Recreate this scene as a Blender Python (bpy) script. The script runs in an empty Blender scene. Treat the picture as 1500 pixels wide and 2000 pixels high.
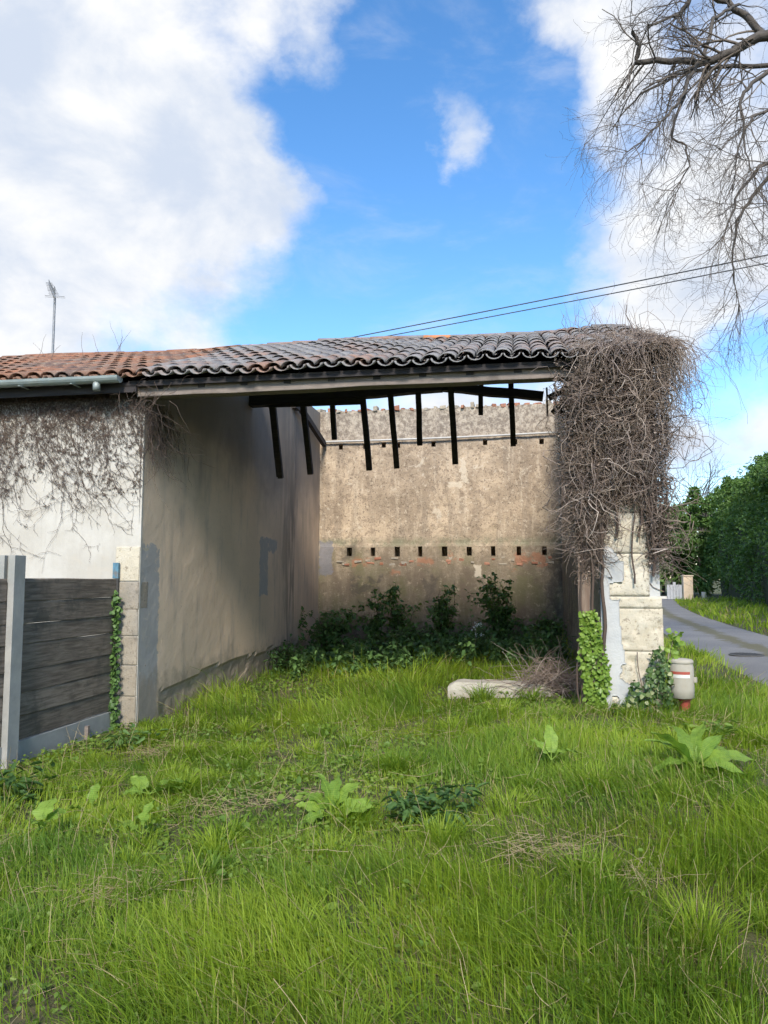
import bpy, math, random
import numpy as np
from mathutils import Vector, Matrix

R = math.radians
rng = np.random.default_rng(11)
random.seed(11)
scene = bpy.context.scene
C = scene.collection

# ------------------------------------------------------------------ camera, sky, sun, exposure
cam_d = bpy.data.cameras.new('camera')
cam = bpy.data.objects.new('camera', cam_d)
C.objects.link(cam)
cam.location = (0, 0, 1.6)
cam.rotation_euler = (R(94.95), 0, 0)
cam_d.sensor_fit = 'VERTICAL'
cam_d.sensor_height = 36
cam_d.lens = 27.0
cam_d.clip_start = 0.05
cam_d.clip_end = 2000
scene.camera = cam

SUN_AZ, SUN_EL = -177.0, 38.0          # degrees: azimuth from +Y towards +X
sd = Vector((math.sin(R(SUN_AZ)) * math.cos(R(SUN_EL)), math.cos(R(SUN_AZ)) * math.cos(R(SUN_EL)), math.sin(R(SUN_EL))))
sun_d = bpy.data.lights.new('sun', 'SUN')
sun_d.energy = 2.6
sun_d.angle = R(12.0)
sun_d.color = (1.0, 0.93, 0.82)
sun = bpy.data.objects.new('sun', sun_d)
C.objects.link(sun)
sun.rotation_euler = (-sd).to_track_quat('-Z', 'Y').to_euler()
sun.location = (-15, -20, 20)

vs = scene.view_settings
vs.view_transform = 'Standard'
vs.look = 'None'
vs.exposure = 1.18
vs.gamma = 1.0
vs.use_curve_mapping = False
scene.cycles.use_denoising = True
scene.cycles.adaptive_threshold = 0.03
scene.cycles.max_bounces = 5
scene.cycles.diffuse_bounces = 3
scene.cycles.transparent_max_bounces = 8

SKY_STRENGTH = 0.115
CLOUD_GAIN = 3.95
world = bpy.data.worlds.new('World')
scene.world = world
world.use_nodes = True


class NT:
    """small node-tree helper"""
    def __init__(self, tree):
        self.t = tree
        tree.nodes.clear()

    def n(self, kind, **kw):
        nd = self.t.nodes.new(kind)
        for k, v in kw.items():
            if k.startswith('i_'):
                self.set(nd, k[2:], v)
            elif k.startswith('n_'):
                self.set(nd, int(k[2:]), v)
            else:
                setattr(nd, k, v)
        return nd

    def set(self, nd, key, v):
        sock = nd.inputs[key.replace('_', ' ')] if isinstance(key, str) else nd.inputs[key]
        if isinstance(v, bpy.types.NodeSocket):
            self.t.links.new(v, sock)
        elif isinstance(v, bpy.types.Node):
            self.t.links.new(v.outputs[0], sock)
        else:
            sock.default_value = v

    def math(self, op, a, b=0.0, c=None, clamp=False):
        nd = self.n('ShaderNodeMath', operation=op, use_clamp=clamp)
        self.set(nd, 0, a)
        self.set(nd, 1, b)
        if c is not None:
            self.set(nd, 2, c)
        return nd.outputs[0]

    def ramp(self, v, lo, hi, a=0.0, b=1.0, smooth=True):
        nd = self.n('ShaderNodeMapRange', interpolation_type='SMOOTHSTEP' if smooth else 'LINEAR')
        self.set(nd, 0, v)
        for i, x in ((1, lo), (2, hi), (3, a), (4, b)):
            self.set(nd, i, x)
        return nd.outputs[0]

    def mix(self, f, a, b, blend='MIX'):
        nd = self.n('ShaderNodeMix', data_type='RGBA', blend_type=blend)
        self.set(nd, 0, f)
        for i, x in ((6, a), (7, b)):
            if isinstance(x, tuple) and len(x) == 3:
                x = (*x, 1.0)
            self.set(nd, i, x)
        return nd.outputs[2]

    def noise(self, vec, scale, detail=4, rough=0.55, dist=0.0, out=0):
        nd = self.n('ShaderNodeTexNoise')
        if vec is not None:
            self.set(nd, 'Vector', vec)
        self.set(nd, 'Scale', scale)
        self.set(nd, 'Detail', detail)
        self.set(nd, 'Roughness', rough)
        self.set(nd, 'Distortion', dist)
        return nd.outputs[out]

    def scalevec(self, vec, s, off=(0, 0, 0)):
        nd = self.n('ShaderNodeMapping')
        self.set(nd, 0, vec)
        self.set(nd, 'Location', off)
        self.set(nd, 'Scale', s)
        return nd.outputs[0]


def azel(az, el):
    az, el = R(az), R(el)
    return (math.sin(az) * math.cos(el), math.cos(az) * math.cos(el), math.sin(el))


def build_world():
    g = NT(world.node_tree)
    sky = g.n('ShaderNodeTexSky', sky_type='NISHITA', sun_disc=False)
    sky.sun_elevation = R(SUN_EL)
    sky.sun_rotation = R(SUN_AZ)
    sky.altitude = 50
    sky.air_density = 1.0
    sky.dust_density = 0.25
    sky.ozone_density = 2.5
    hs = g.n('ShaderNodeHueSaturation')
    g.set(hs, 'Saturation', 1.23)
    g.set(hs, 'Value', 1.06)
    g.set(hs, 'Color', sky.outputs[0])
    d = g.n('ShaderNodeTexCoord').outputs['Generated']
    # broken cumulus: noise everywhere, with the banks seen in the sky given as directions
    blobs = [  # az, el, radius, amount
        (-19, 29, 0.26, 0.30), (-26, 33, 0.22, 0.18), (-25, 22, 0.15, 0.20), (-12, 27.5, 0.15, 0.36), (-17, 24, 0.12, 0.16), (-8, 27, 0.07, 0.24),
        (-25.5, 15.8, 0.08, 0.16), (-6, 37.5, 0.09, 0.34), (-3.2, 35.2, 0.05, 0.26), (-12.5, 35.5, 0.05, -0.20),
        (6.0, 30.3, 0.05, 0.66), (4.6, 33.9, 0.045, 0.46), (20, 33, 0.13, 0.14), (20, 24, 0.13, 0.24), (25, 20, 0.12, 0.20), (16, 29.5, 0.05, 0.20),
        (18, 18.2, 0.09, 0.26), (14, 37, 0.09, 0.32), (15, 24, 0.05, 0.20), (17.5, 33, 0.06, 0.18), (21.5, 10.8, 0.075, 0.34), (27, 10.2, 0.055, 0.32), (-13.4, 16.4, 0.05, 0.30),
        (2.0, 26, 0.25, -0.44), (1.5, 36, 0.13, -0.34), (-10, 19, 0.15, -0.22), (11, 33, 0.07, -0.26), (-8.5, 33.5, 0.055, -0.36), (-5.5, 31, 0.06, -0.26), (24.5, 13.8, 0.06, -0.34),
        (10, 20, 0.10, -0.12), (24.2, 11.3, 0.018, -0.12), (8, 11, 0.16, 0.34), (-3, 11, 0.16, 0.34), (16, 9, 0.10, 0.2),
    ]
    # ragged edges: the direction is jittered by noise before the banks are looked up
    wv = g.n('ShaderNodeVectorMath', operation='SUBTRACT')
    g.set(wv, 0, g.noise(g.scalevec(d, (1.0, 1.0, 1.3)), 7.0, 7, 0.6, 0.0, 1))
    wv.inputs[1].default_value = (0.5, 0.5, 0.5)
    dw = g.n('ShaderNodeVectorMath', operation='MULTIPLY_ADD')
    g.set(dw, 0, wv.outputs[0])
    dw.inputs[1].default_value = (0.15, 0.15, 0.12)
    g.set(dw, 2, d)
    acc = None
    for az, el, r, a in blobs:
        vm = g.n('ShaderNodeVectorMath', operation='DISTANCE')
        g.set(vm, 0, dw.outputs[0])
        vm.inputs[1].default_value = azel(az, el)
        v = g.ramp(vm.outputs['Value'], 0.0, r * 1.5, a, 0.0)
        acc = v if acc is None else g.math('ADD', acc, v)
    dv = g.scalevec(d, (1.0, 1.0, 1.35), (0.31, 0.17, 0.05))
    n1 = g.noise(dv, 5.0, 8, 0.60, 0.2)
    fld = g.math('ADD', g.math('ADD', n1, acc), 0.16)  # base cover raised so clouds out of view add warmer, brighter fill
    cov = g.ramp(fld, 0.54, 1.0)
    wisp = g.ramp(g.noise(g.scalevec(d, (1.0, 1.0, 2.6), (0.9, 2.2, 0.4)), 4.0, 7, 0.62, 0.5), 0.45, 0.80, 0.0, 0.40)
    cov = g.math('MAXIMUM', cov, wisp)
    shade = g.ramp(g.noise(g.scalevec(d, (1, 1, 1.5), (1.3, 4.0, 2.0)), 5.5, 7, 0.58, 0.2), 0.34, 0.66, 0.0, 1.0)
    ccol = g.mix(shade, (0.66, 0.74, 0.88), (1.02, 1.02, 1.02))
    cl = g.n('ShaderNodeVectorMath', operation='SCALE')
    g.set(cl, 0, ccol)
    g.set(cl, 'Scale', CLOUD_GAIN)
    col = g.mix(cov, hs.outputs[0], cl.outputs[0])
    bg = g.n('ShaderNodeBackground')
    g.set(bg, 'Color', col)
    bg.inputs['Strength'].default_value = SKY_STRENGTH
    out = g.n('ShaderNodeOutputWorld')
    g.t.links.new(bg.outputs[0], out.inputs[0])
    world.cycles.sampling_method = 'MANUAL'
    world.cycles.sample_map_resolution = 512


build_world()

# ------------------------------------------------------------------ frames and small maths
YAW = R(10)
P0 = np.array([-2.66, 8.4, 0.0])                 # left front corner of the barn
AU = np.array([math.cos(YAW), -math.sin(YAW), 0])  # along the front, to the right
AW = np.array([math.sin(YAW), math.cos(YAW), 0])   # into the barn


def L2W(u, w, z=0.0):
    u, w, z = np.broadcast_arrays(np.asarray(u, float), np.asarray(w, float), np.asarray(z, float))
    return P0 + u[..., None] * AU + w[..., None] * AW + z[..., None] * np.array([0, 0, 1.0])


def W2L(x, y):
    dx, dy = x - P0[0], y - P0[1]
    return dx * AU[0] + dy * AU[1], dx * AW[0] + dy * AW[1]


def sstep(a, b, x):
    t = np.clip((np.asarray(x, float) - a) / (b - a), 0, 1)
    return t * t * (3 - 2 * t)


_lat = np.random.default_rng(5).random((256, 256))


def vnoise(x, y, s=1.0, seed=0):
    """smooth value noise 0..1"""
    x = np.asarray(x, float) * s + seed * 17.3 + 1000
    y = np.asarray(y, float) * s + seed * 9.1 + 1000
    xi, yi = np.floor(x).astype(int), np.floor(y).astype(int)
    fx, fy = x - xi, y - yi
    fx, fy = fx * fx * (3 - 2 * fx), fy * fy * (3 - 2 * fy)
    g = lambda a, b: _lat[a % 256, b % 256]
    return (g(xi, yi) * (1 - fx) + g(xi + 1, yi) * fx) * (1 - fy) + (g(xi, yi + 1) * (1 - fx) + g(xi + 1, yi + 1) * fx) * fy


def fbm(x, y, s=1.0, seed=0, o=3):
    v, a, tot = 0, 1.0, 0
    for k in range(o):
        v = v + a * vnoise(x, y, s * 2 ** k, seed + k)
        tot += a
        a *= 0.5
    return v / tot


ROAD = np.array([(1.2, -30), (2.6, -10), (4.55, 2), (6.35, 10.2), (8.25, 19), (11.0, 30), (14.4, 41), (17.6, 50), (19.6, 56)], float)
ROAD_W = 1.27


def road_x(y):
    return np.interp(y, ROAD[:, 1], ROAD[:, 0])


def ground_h(x, y):
    x, y = np.asarray(x, float), np.asarray(y, float)
    h = 0.30 * sstep(-2.8, 2.3, x) * sstep(1.5, 6.5, y)
    rx = road_x(y)
    off = x - rx
    k = sstep(-3.0, -ROAD_W - 0.1, off)
    h = h * (1 - k) + 0.15 * k
    bump = (fbm(x, y, 0.9, 3) - 0.5) * 0.10 * (1 - sstep(-ROAD_W - 0.6, -ROAD_W, off) * (1 - sstep(ROAD_W, ROAD_W + 0.6, off)))
    h = h + bump * sstep(60, 20, np.hypot(x, y))
    return h + 0.10 * sstep(ROAD_W + 0.3, ROAD_W + 3, off)


def barn_floor(u):
    return ground_h(*(L2W(u, 0)[..., :2].T))


# ------------------------------------------------------------------ mesh helpers
def np_mesh(name, V, faces, attrs=None, smooth=False):
    """faces: list of int arrays (n,k)"""
    me = bpy.data.meshes.new(name)
    V = np.asarray(V, np.float32).reshape(-1, 3)
    me.vertices.add(len(V))
    me.vertices.foreach_set('co', V.ravel())
    faces = [np.asarray(f, np.int32) for f in faces if len(f)]
    loops = np.concatenate([f.ravel() for f in faces])
    sizes = np.concatenate([np.full(len(f), f.shape[1], np.int32) for f in faces])
    starts = np.concatenate([[0], np.cumsum(sizes)[:-1]]).astype(np.int32)
    me.loops.add(len(loops))
    me.loops.foreach_set('vertex_index', loops)
    me.polygons.add(len(sizes))
    me.polygons.foreach_set('loop_start', starts)
    if smooth:
        me.polygons.foreach_set('use_smooth', np.ones(len(sizes), bool))
    for k, a in (attrs or {}).items():
        at = me.attributes.new(k, 'FLOAT', 'POINT')
        at.data.foreach_set('value', np.asarray(a, np.float32).ravel())
    me.update(calc_edges=True)
    return me


def ob(name, me, mat=None, parent=None, loc=None, rot=None, label=None, cat=None, group=None, kind=None):
    o = bpy.data.objects.new(name, me)
    C.objects.link(o)
    if mat is not None and me is not None and not me.materials:
        me.materials.append(mat)
    if parent is not None:
        o.parent = parent
    if loc is not None:
        o.location = loc
    if rot is not None:
        o.rotation_euler = rot
    if label:
        o['label'] = label
    if cat:
        o['category'] = cat
    if group:
        o['group'] = group
    if kind:
        o['kind'] = kind
    return o


def thing(name, label, cat, loc=(0, 0, 0), rz=0.0, group=None):
    o = ob(name, None, loc=loc, rot=(0, 0, rz), label=label, cat=cat, group=group)
    o.empty_display_size = 0.2
    return o


class MB:
    def __init__(self):
        self.v, self.f, self.n = [], [], 0

    def add(self, V, F):
        V = np.asarray(V, float).reshape(-1, 3)
        for f in F:
            self.f.append([i + self.n for i in f])
        self.v.append(V)
        self.n += len(V)

    def box(self, a, b, jit=0.0):
        (x0, y0, z0), (x1, y1, z1) = a, b
        V = np.array([(x0, y0, z0), (x1, y0, z0), (x1, y1, z0), (x0, y1, z0), (x0, y0, z1), (x1, y0, z1), (x1, y1, z1), (x0, y1, z1)], float)
        if jit:
            V += rng.uniform(-jit, jit, V.shape)
        self.add(V, [(0, 3, 2, 1), (4, 5, 6, 7), (0, 1, 5, 4), (1, 2, 6, 5), (2, 3, 7, 6), (3, 0, 4, 7)])

    def beam(self, a, b, sx, sy, up=(0, 0, 1), seg=1, jit=0.0, tap=1.0):
        a, b = np.array(a, float), np.array(b, float)
        t = (b - a) / np.linalg.norm(b - a)
        r = np.cross(t, up)
        if np.linalg.norm(r) < 1e-3:
            r = np.cross(t, (1, 0, 0))
        r /= np.linalg.norm(r)
        q = np.cross(r, t)
        V, F = [], []
        for k in range(seg + 1):
            f = k / seg
            c = a + (b - a) * f + (rng.uniform(-jit, jit, 3) if 0 < k < seg else 0)
            m = 1 + (tap - 1) * f
            for s1, s2 in ((-1, -1), (1, -1), (1, 1), (-1, 1)):
                V.append(c + r * s1 * sx / 2 * m + q * s2 * sy / 2 * m)
        for k in range(seg):
            for j in range(4):
                F.append((k * 4 + j, k * 4 + (j + 1) % 4, k * 4 + 4 + (j + 1) % 4, k * 4 + 4 + j))
        F.append((3, 2, 1, 0))
        F.append(tuple(seg * 4 + j for j in range(4)))
        self.add(V, F)

    def lathe(self, prof, n=24, c=(0, 0, 0)):
        V, F = [], []
        for r, z in prof:
            for k in range(n):
                a = 2 * math.pi * k / n
                V.append((c[0] + r * math.cos(a), c[1] + r * math.sin(a), c[2] + z))
        for i in range(len(prof) - 1):
            for k in range(n):
                F.append((i * n + k, i * n + (k + 1) % n, (i + 1) * n + (k + 1) % n, (i + 1) * n + k))
        F.append(tuple(range(n))[::-1])
        F.append(tuple((len(prof) - 1) * n + k for k in range(n)))
        self.add(V, F)

    def mesh(self, name, smooth=False, bevel=0.0):
        me = bpy.data.meshes.new(name)
        me.from_pydata(np.concatenate(self.v).tolist(), [], self.f)
        if bevel:
            import bmesh
            bm = bmesh.new()
            bm.from_mesh(me)
            bmesh.ops.bevel(bm, geom=bm.edges[:], offset=bevel, segments=2, affect='EDGES', profile=0.6)
            bm.to_mesh(me)
            bm.free()
        if smooth:
            me.polygons.foreach_set('use_smooth', np.ones(len(me.polygons), bool))
        me.update()
        return me


def box_mesh(a, b, bevel=0.0, jit=0.0):
    m = MB()
    m.box(a, b, jit)
    return m.mesh('box', bevel=bevel)


def tubes(paths, S=3):
    """paths: list of (pts (K,3), rad (K,)) -> V, quads, strand index per vertex"""
    groups = {}
    for i, (p, r) in enumerate(paths):
        groups.setdefault(len(p), []).append(i)
    Vs, Qs, Is, n = [], [], [], 0
    for K, idx in groups.items():
        P = np.array([paths[i][0] for i in idx], float)
        Rr = np.array([np.broadcast_to(paths[i][1], K) for i in idx], float)
        T = np.gradient(P, axis=1)
        T /= np.linalg.norm(T, axis=2, keepdims=True) + 1e-9
        ref = rng.normal(size=(len(idx), 1, 3))
        N1 = np.cross(T, ref)
        N1 /= np.linalg.norm(N1, axis=2, keepdims=True) + 1e-9
        N2 = np.cross(T, N1)
        a = np.arange(S) * 2 * math.pi / S
        V = P[:, :, None] + Rr[:, :, None, None] * (np.cos(a)[:, None] * N1[:, :, None] + np.sin(a)[:, None] * N2[:, :, None])
        N = len(idx)
        base = n + (np.arange(N) * K * S)[:, None, None] + (np.arange(K - 1) * S)[None, :, None] + np.arange(S)[None, None]
        nxt = n + (np.arange(N) * K * S)[:, None, None] + (np.arange(K - 1) * S)[None, :, None] + ((np.arange(S) + 1) % S)[None, None]
        Q = np.stack([base, nxt, nxt + S, base + S], -1).reshape(-1, 4)
        Vs.append(V.reshape(-1, 3))
        Qs.append(Q)
        Is.append(np.repeat(np.array(idx), K * S))
        n += N * K * S
    return np.concatenate(Vs), np.concatenate(Qs), np.concatenate(Is)


def tube_mesh(name, paths, S=3, smooth=True):
    V, Q, I = tubes(paths, S)
    return np_mesh(name, V, [Q], {'tint': np.random.default_rng(3).random(len(paths))[I]}, smooth)


def leaf_cloud(P, D, Nn, ln, wd, fold=0.25, droop=0.25):
    """rounded leaves: P base, D direction, Nn normal-ish; returns V (n*6), quads"""
    n = len(P)
    D = D / (np.linalg.norm(D, axis=1, keepdims=True) + 1e-9)
    S = np.cross(D, Nn)
    S /= np.linalg.norm(S, axis=1, keepdims=True) + 1e-9
    U = np.cross(S, D)
    ln = np.broadcast_to(ln, n)[:, None]
    wd = np.broadcast_to(wd, n)[:, None]
    p = lambda a, b, c: P + D * ln * a + S * wd * b + U * (wd * abs(b) * fold * 2 - ln * droop * a * a + c)
    V = np.stack([p(0, 0, 0), p(.3, .5, 0), p(.7, .38, 0), p(1, 0, 0), p(.7, -.38, 0), p(.3, -.5, 0)], 1)
    b = (np.arange(n) * 6)[:, None]
    Q = np.concatenate([b + np.array([[0, 1, 2, 3]]), b + np.array([[0, 3, 4, 5]])])
    return V.reshape(-1, 3), Q


def leaf_mesh(name, P, D, Nn, ln, wd, fold=0.25, droop=0.25, tint=None):
    V, Q = leaf_cloud(P, D, Nn, ln, wd, fold, droop)
    t = rng.random(len(P)) if tint is None else tint
    return np_mesh(name, V, [Q], {'tint': np.repeat(t, 6)})


def rand_dirs(n, up=0.0):
    d = rng.normal(size=(n, 3))
    d /= np.linalg.norm(d, axis=1, keepdims=True)
    d[:, 2] += up
    return d / np.linalg.norm(d, axis=1, keepdims=True)


def walk(start, d0, length, K, wob, r0, r1, grav=0.0, pull=None):
    """wandering strand"""
    p = np.array(start, float)
    d = np.array(d0, float)
    st = length / (K - 1)
    pts = [p.copy()]
    for k in range(K - 1):
        d = d + rng.normal(size=3) * wob
        d[2] -= grav
        if pull is not None:
            d = d + pull(p)
        d /= np.linalg.norm(d) + 1e-9
        p = p + d * st
        pts.append(p.copy())
    return np.array(pts), np.linspace(r0, r1, K)


# ------------------------------------------------------------------ materials
def new_mat(name):
    m = bpy.data.materials.new(name)
    m.use_nodes = True
    return m, NT(m.node_tree)


def finish(g, col, rough=0.9, bump=None, bdist=0.02, bstr=0.5, spec=0.3, metal=0.0, transl=None, tcol=None):
    p = g.n('ShaderNodeBsdfPrincipled')
    g.set(p, 'Base Color', (*col, 1.0) if isinstance(col, tuple) else col)
    g.set(p, 'Roughness', rough)
    g.set(p, 'Specular IOR Level', spec)
    g.set(p, 'Metallic', metal)
    if bump is not None:
        b = g.n('ShaderNodeBump')
        g.set(b, 'Height', bump)
        g.set(b, 'Distance', bdist)
        g.set(b, 'Strength', bstr)
        g.set(p, 'Normal', b.outputs[0])
    res = p.outputs[0]
    if transl:
        t = g.n('ShaderNodeBsdfTranslucent')
        g.set(t, 'Color', tcol if tcol is not None else col)
        mx = g.n('ShaderNodeMixShader')
        mx.inputs[0].default_value = transl
        g.t.links.new(res, mx.inputs[1])
        g.t.links.new(t.outputs[0], mx.inputs[2])
        res = mx.outputs[0]
    o = g.n('ShaderNodeOutputMaterial')
    g.t.links.new(res, o.inputs[0])


def obj_co(g):
    return g.n('ShaderNodeTexCoord').outputs['Object']


def world_co(g):
    return g.n('ShaderNodeNewGeometry').outputs['Position']


def sep(g, v):
    s = g.n('ShaderNodeSeparateXYZ')
    g.set(s, 0, v)
    return s.outputs


def mat_leaf(name, a, b, transl=0.35, rough=0.55, bright=1.35, c=None):
    m, g = new_mat(name)
    t = g.n('ShaderNodeAttribute', attribute_name='tint').outputs['Fac']
    col = g.mix(t, a, b)
    if c is not None:
        col = g.mix(g.ramp(t, 0.86, 0.9), col, c)
    col = g.mix(g.ramp(g.noise(world_co(g), 2.2, 3), 0.35, 0.65, 0.0, 0.35), col, g.mix(0.5, col, (b[0] * 1.1, b[1], b[2] * .7)))
    sc = g.n('ShaderNodeVectorMath', operation='MULTIPLY')
    g.set(sc, 0, col)
    sc.inputs[1].default_value = (bright * 1.05, bright * 1.1, bright * 0.55)
    finish(g, col, rough, transl=transl, tcol=sc.outputs[0], spec=0.35)
    return m


def mat_simple(name, a, b, scale=6.0, rough=0.85, bumps=30.0, bstr=0.3, bdist=0.01, metal=0.0, stretch=(1, 1, 1), spec=0.3, dirt=None):
    m, g = new_mat(name)
    co = g.scalevec(obj_co(g), stretch)
    n = g.noise(co, scale, 5, 0.6)
    col = g.mix(g.ramp(n, 0.3, 0.7), a, b)
    if dirt:
        col = g.mix(g.ramp(g.noise(co, scale * .45, 6, .65), .5, .7, 0, .8), col, dirt)
    finish(g, col, rough, g.noise(co, bumps, 4, 0.6), bdist, bstr, spec, metal)
    return m


def mat_tile(name, reds, greys, greyness, lich):
    m, g = new_mat(name)
    rnd = g.n('ShaderNodeObjectInfo').outputs['Random']
    wp = world_co(g)
    col = g.mix(rnd, reds[0], reds[1])
    col = g.mix(g.ramp(g.noise(wp, 1.3, 4, 0.6), greyness - .15, greyness + .15, 1.0, 0.1), col, g.mix(g.math('FRACT', g.math('MULTIPLY', rnd, 7.3)), greys[0], greys[1]))
    col = g.mix(g.ramp(g.noise(wp, 14, 6, 0.7), 0.52, 0.68, 0, .8), col, lich)
    col = g.mix(g.ramp(g.noise(wp, 30, 5, 0.7), 0.58, 0.66, 0, .7), col, (0.05, 0.045, 0.04))
    finish(g, col, 1.0, g.noise(wp, 60, 4), 0.006, 0.4, spec=0.08)
    return m


def mat_house_wall():
    m, g = new_mat('white_limewash')
    co = obj_co(g)
    x, y, z = sep(g, co)
    col = g.mix(g.ramp(g.noise(co, 1.6, 5, 0.6), .35, .65), (0.41, 0.385, 0.34), (0.48, 0.46, 0.42))
    st = g.noise(g.scalevec(co, (6, 6, .7)), 2.0, 6, .65)
    col = g.mix(g.ramp(st, .50, .72, 0, .5), col, (0.36, 0.335, 0.295))
    col = g.mix(g.ramp(g.noise(co, 2.6, 7, .7, .6), .54, .60, 0, .45), col, (0.44, 0.40, 0.34))
    col = g.mix(g.ramp(g.noise(co, 40, 5, .7), .60, .72, 0, .5), col, (0.36, 0.33, 0.30))
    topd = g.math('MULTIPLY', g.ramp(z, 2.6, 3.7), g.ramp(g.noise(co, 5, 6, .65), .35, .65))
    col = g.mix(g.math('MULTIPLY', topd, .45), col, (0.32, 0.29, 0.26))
    finish(g, col, 0.92, g.noise(co, 45, 5, .65), 0.006, 0.35)
    return m


def blob(g, co, c, r, edge=0.35, wob=0.35):
    """irregular patch round a point, radii r"""
    mp = g.n('ShaderNodeVectorMath', operation='SUBTRACT')
    g.set(mp, 0, co)
    mp.inputs[1].default_value = c
    dv = g.n('ShaderNodeVectorMath', operation='DIVIDE')
    g.set(dv, 0, mp.outputs[0])
    dv.inputs[1].default_value = r
    ln = g.n('ShaderNodeVectorMath', operation='LENGTH')
    g.set(ln, 0, dv.outputs[0])
    d = g.math('ADD', ln.outputs['Value'], g.math('MULTIPLY', g.math('SUBTRACT', g.noise(co, 7, 5, .65), .5), wob * 2))
    return g.ramp(d, 1.0 - edge, 1.0, 1.0, 0.0)


def patch(g, co, yc, zc, ry, rz, wob=.16):
    """ragged trowelled patch on a wall that runs along local y"""
    x, y, z = sep(g, co)
    nz = g.math('MULTIPLY', g.math('SUBTRACT', g.noise(co, 6, 7, .72, .4), .5), wob)
    dy = g.math('SUBTRACT', g.math('ABSOLUTE', g.math('SUBTRACT', y, yc)), ry)
    dz = g.math('SUBTRACT', g.math('ABSOLUTE', g.math('SUBTRACT', z, zc)), rz)
    d = g.math('ADD', g.math('MAXIMUM', dy, dz), nz)
    return g.ramp(d, -.012, .012, 1.0, 0.0)


def mat_left_wall():
    m, g = new_mat('old_grey_render')
    co = obj_co(g)
    x, y, z = sep(g, co)
    col = g.mix(g.ramp(g.noise(co, .9, 5, .6), .35, .65), (0.70, 0.54, 0.395), (0.61, 0.475, 0.35))
    col = g.mix(g.ramp(g.noise(g.scalevec(co, (1, 1.6, .35)), 2.6, 6, .6), .5, .75, 0, .55), col, (0.25, 0.235, 0.22))
    col = g.mix(g.ramp(g.noise(co, 22, 6, .7), .58, .72, 0, .5), col, (0.22, 0.20, 0.175))
    # upper wall darkened: under-roof shade painted in, along with some smoke staining
    soot_shade = g.math('MULTIPLY', g.ramp(g.math('ADD', z, g.math('MULTIPLY', g.noise(co, 1.1, 4, .6), 1.6)), 3.2, 4.5), .75)
    col = g.mix(soot_shade, col, (0.15, 0.14, 0.13))
    rear_shade = g.math('MULTIPLY', g.math('MULTIPLY', g.ramp(y, 4.6, 5.7), g.ramp(y, 5.85, 6.1, 1.0, 0.25)), g.ramp(g.noise(g.scalevec(co, (1, 3, .35)), 2.2, 5, .6), .35, .6))  # painted shade towards the rear, easing off where open sky lights the wall
    col = g.mix(g.math('MULTIPLY', rear_shade, .75), col, (0.12, 0.115, 0.105))
    # cement patches
    cem = g.mix(g.noise(co, 8, 5, .6), (0.25, 0.265, 0.28), (0.38, 0.385, 0.385))
    f = g.math('MAXIMUM', g.math('MAXIMUM', patch(g, co, 0.0, .95, .46, 1.02, .30), patch(g, co, 4.12, 1.80, .20, .46, .25)), patch(g, co, 4.55, 2.15, .25, .10, .3))
    f = g.math('MULTIPLY', f, g.ramp(g.noise(co, 9, 6, .7), .30, .45, .35, 1.0))
    col = g.mix(g.math('MULTIPLY', f, .85), col, cem)
    # lost render low down shows brown rubble
    low = g.ramp(g.math('ADD', z, g.math('MULTIPLY', g.noise(co, 4, 6, .7), .8)), .74, 1.02, 1.0, 0.0)
    col = g.mix(g.math('MULTIPLY', low, .7), col, g.mix(g.noise(co, 18, 5, .7), (0.16, 0.12, 0.09), (0.42, 0.36, 0.28)))
    bmp = g.math('ADD', g.noise(co, 5, 4, .6), g.math('MULTIPLY', g.noise(co, 45, 5, .65), .4))
    finish(g, col, 0.95, bmp, 0.008, 0.35)
    return m


def patch_xz(g, co, xc, zc, rx, rz, wob=.2, soft=.015):
    """ragged patch on a wall that runs along local x"""
    x, y, z = sep(g, co)
    nz = g.math('MULTIPLY', g.math('SUBTRACT', g.noise(co, 5, 7, .72, .5), .5), wob * 2)
    dx = g.math('SUBTRACT', g.math('ABSOLUTE', g.math('SUBTRACT', x, xc)), rx)
    dz = g.math('SUBTRACT', g.math('ABSOLUTE', g.math('SUBTRACT', z, zc)), rz)
    d = g.math('ADD', g.math('MAXIMUM', dx, dz), nz)
    return g.ramp(d, -soft, soft, 1.0, 0.0)


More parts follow.
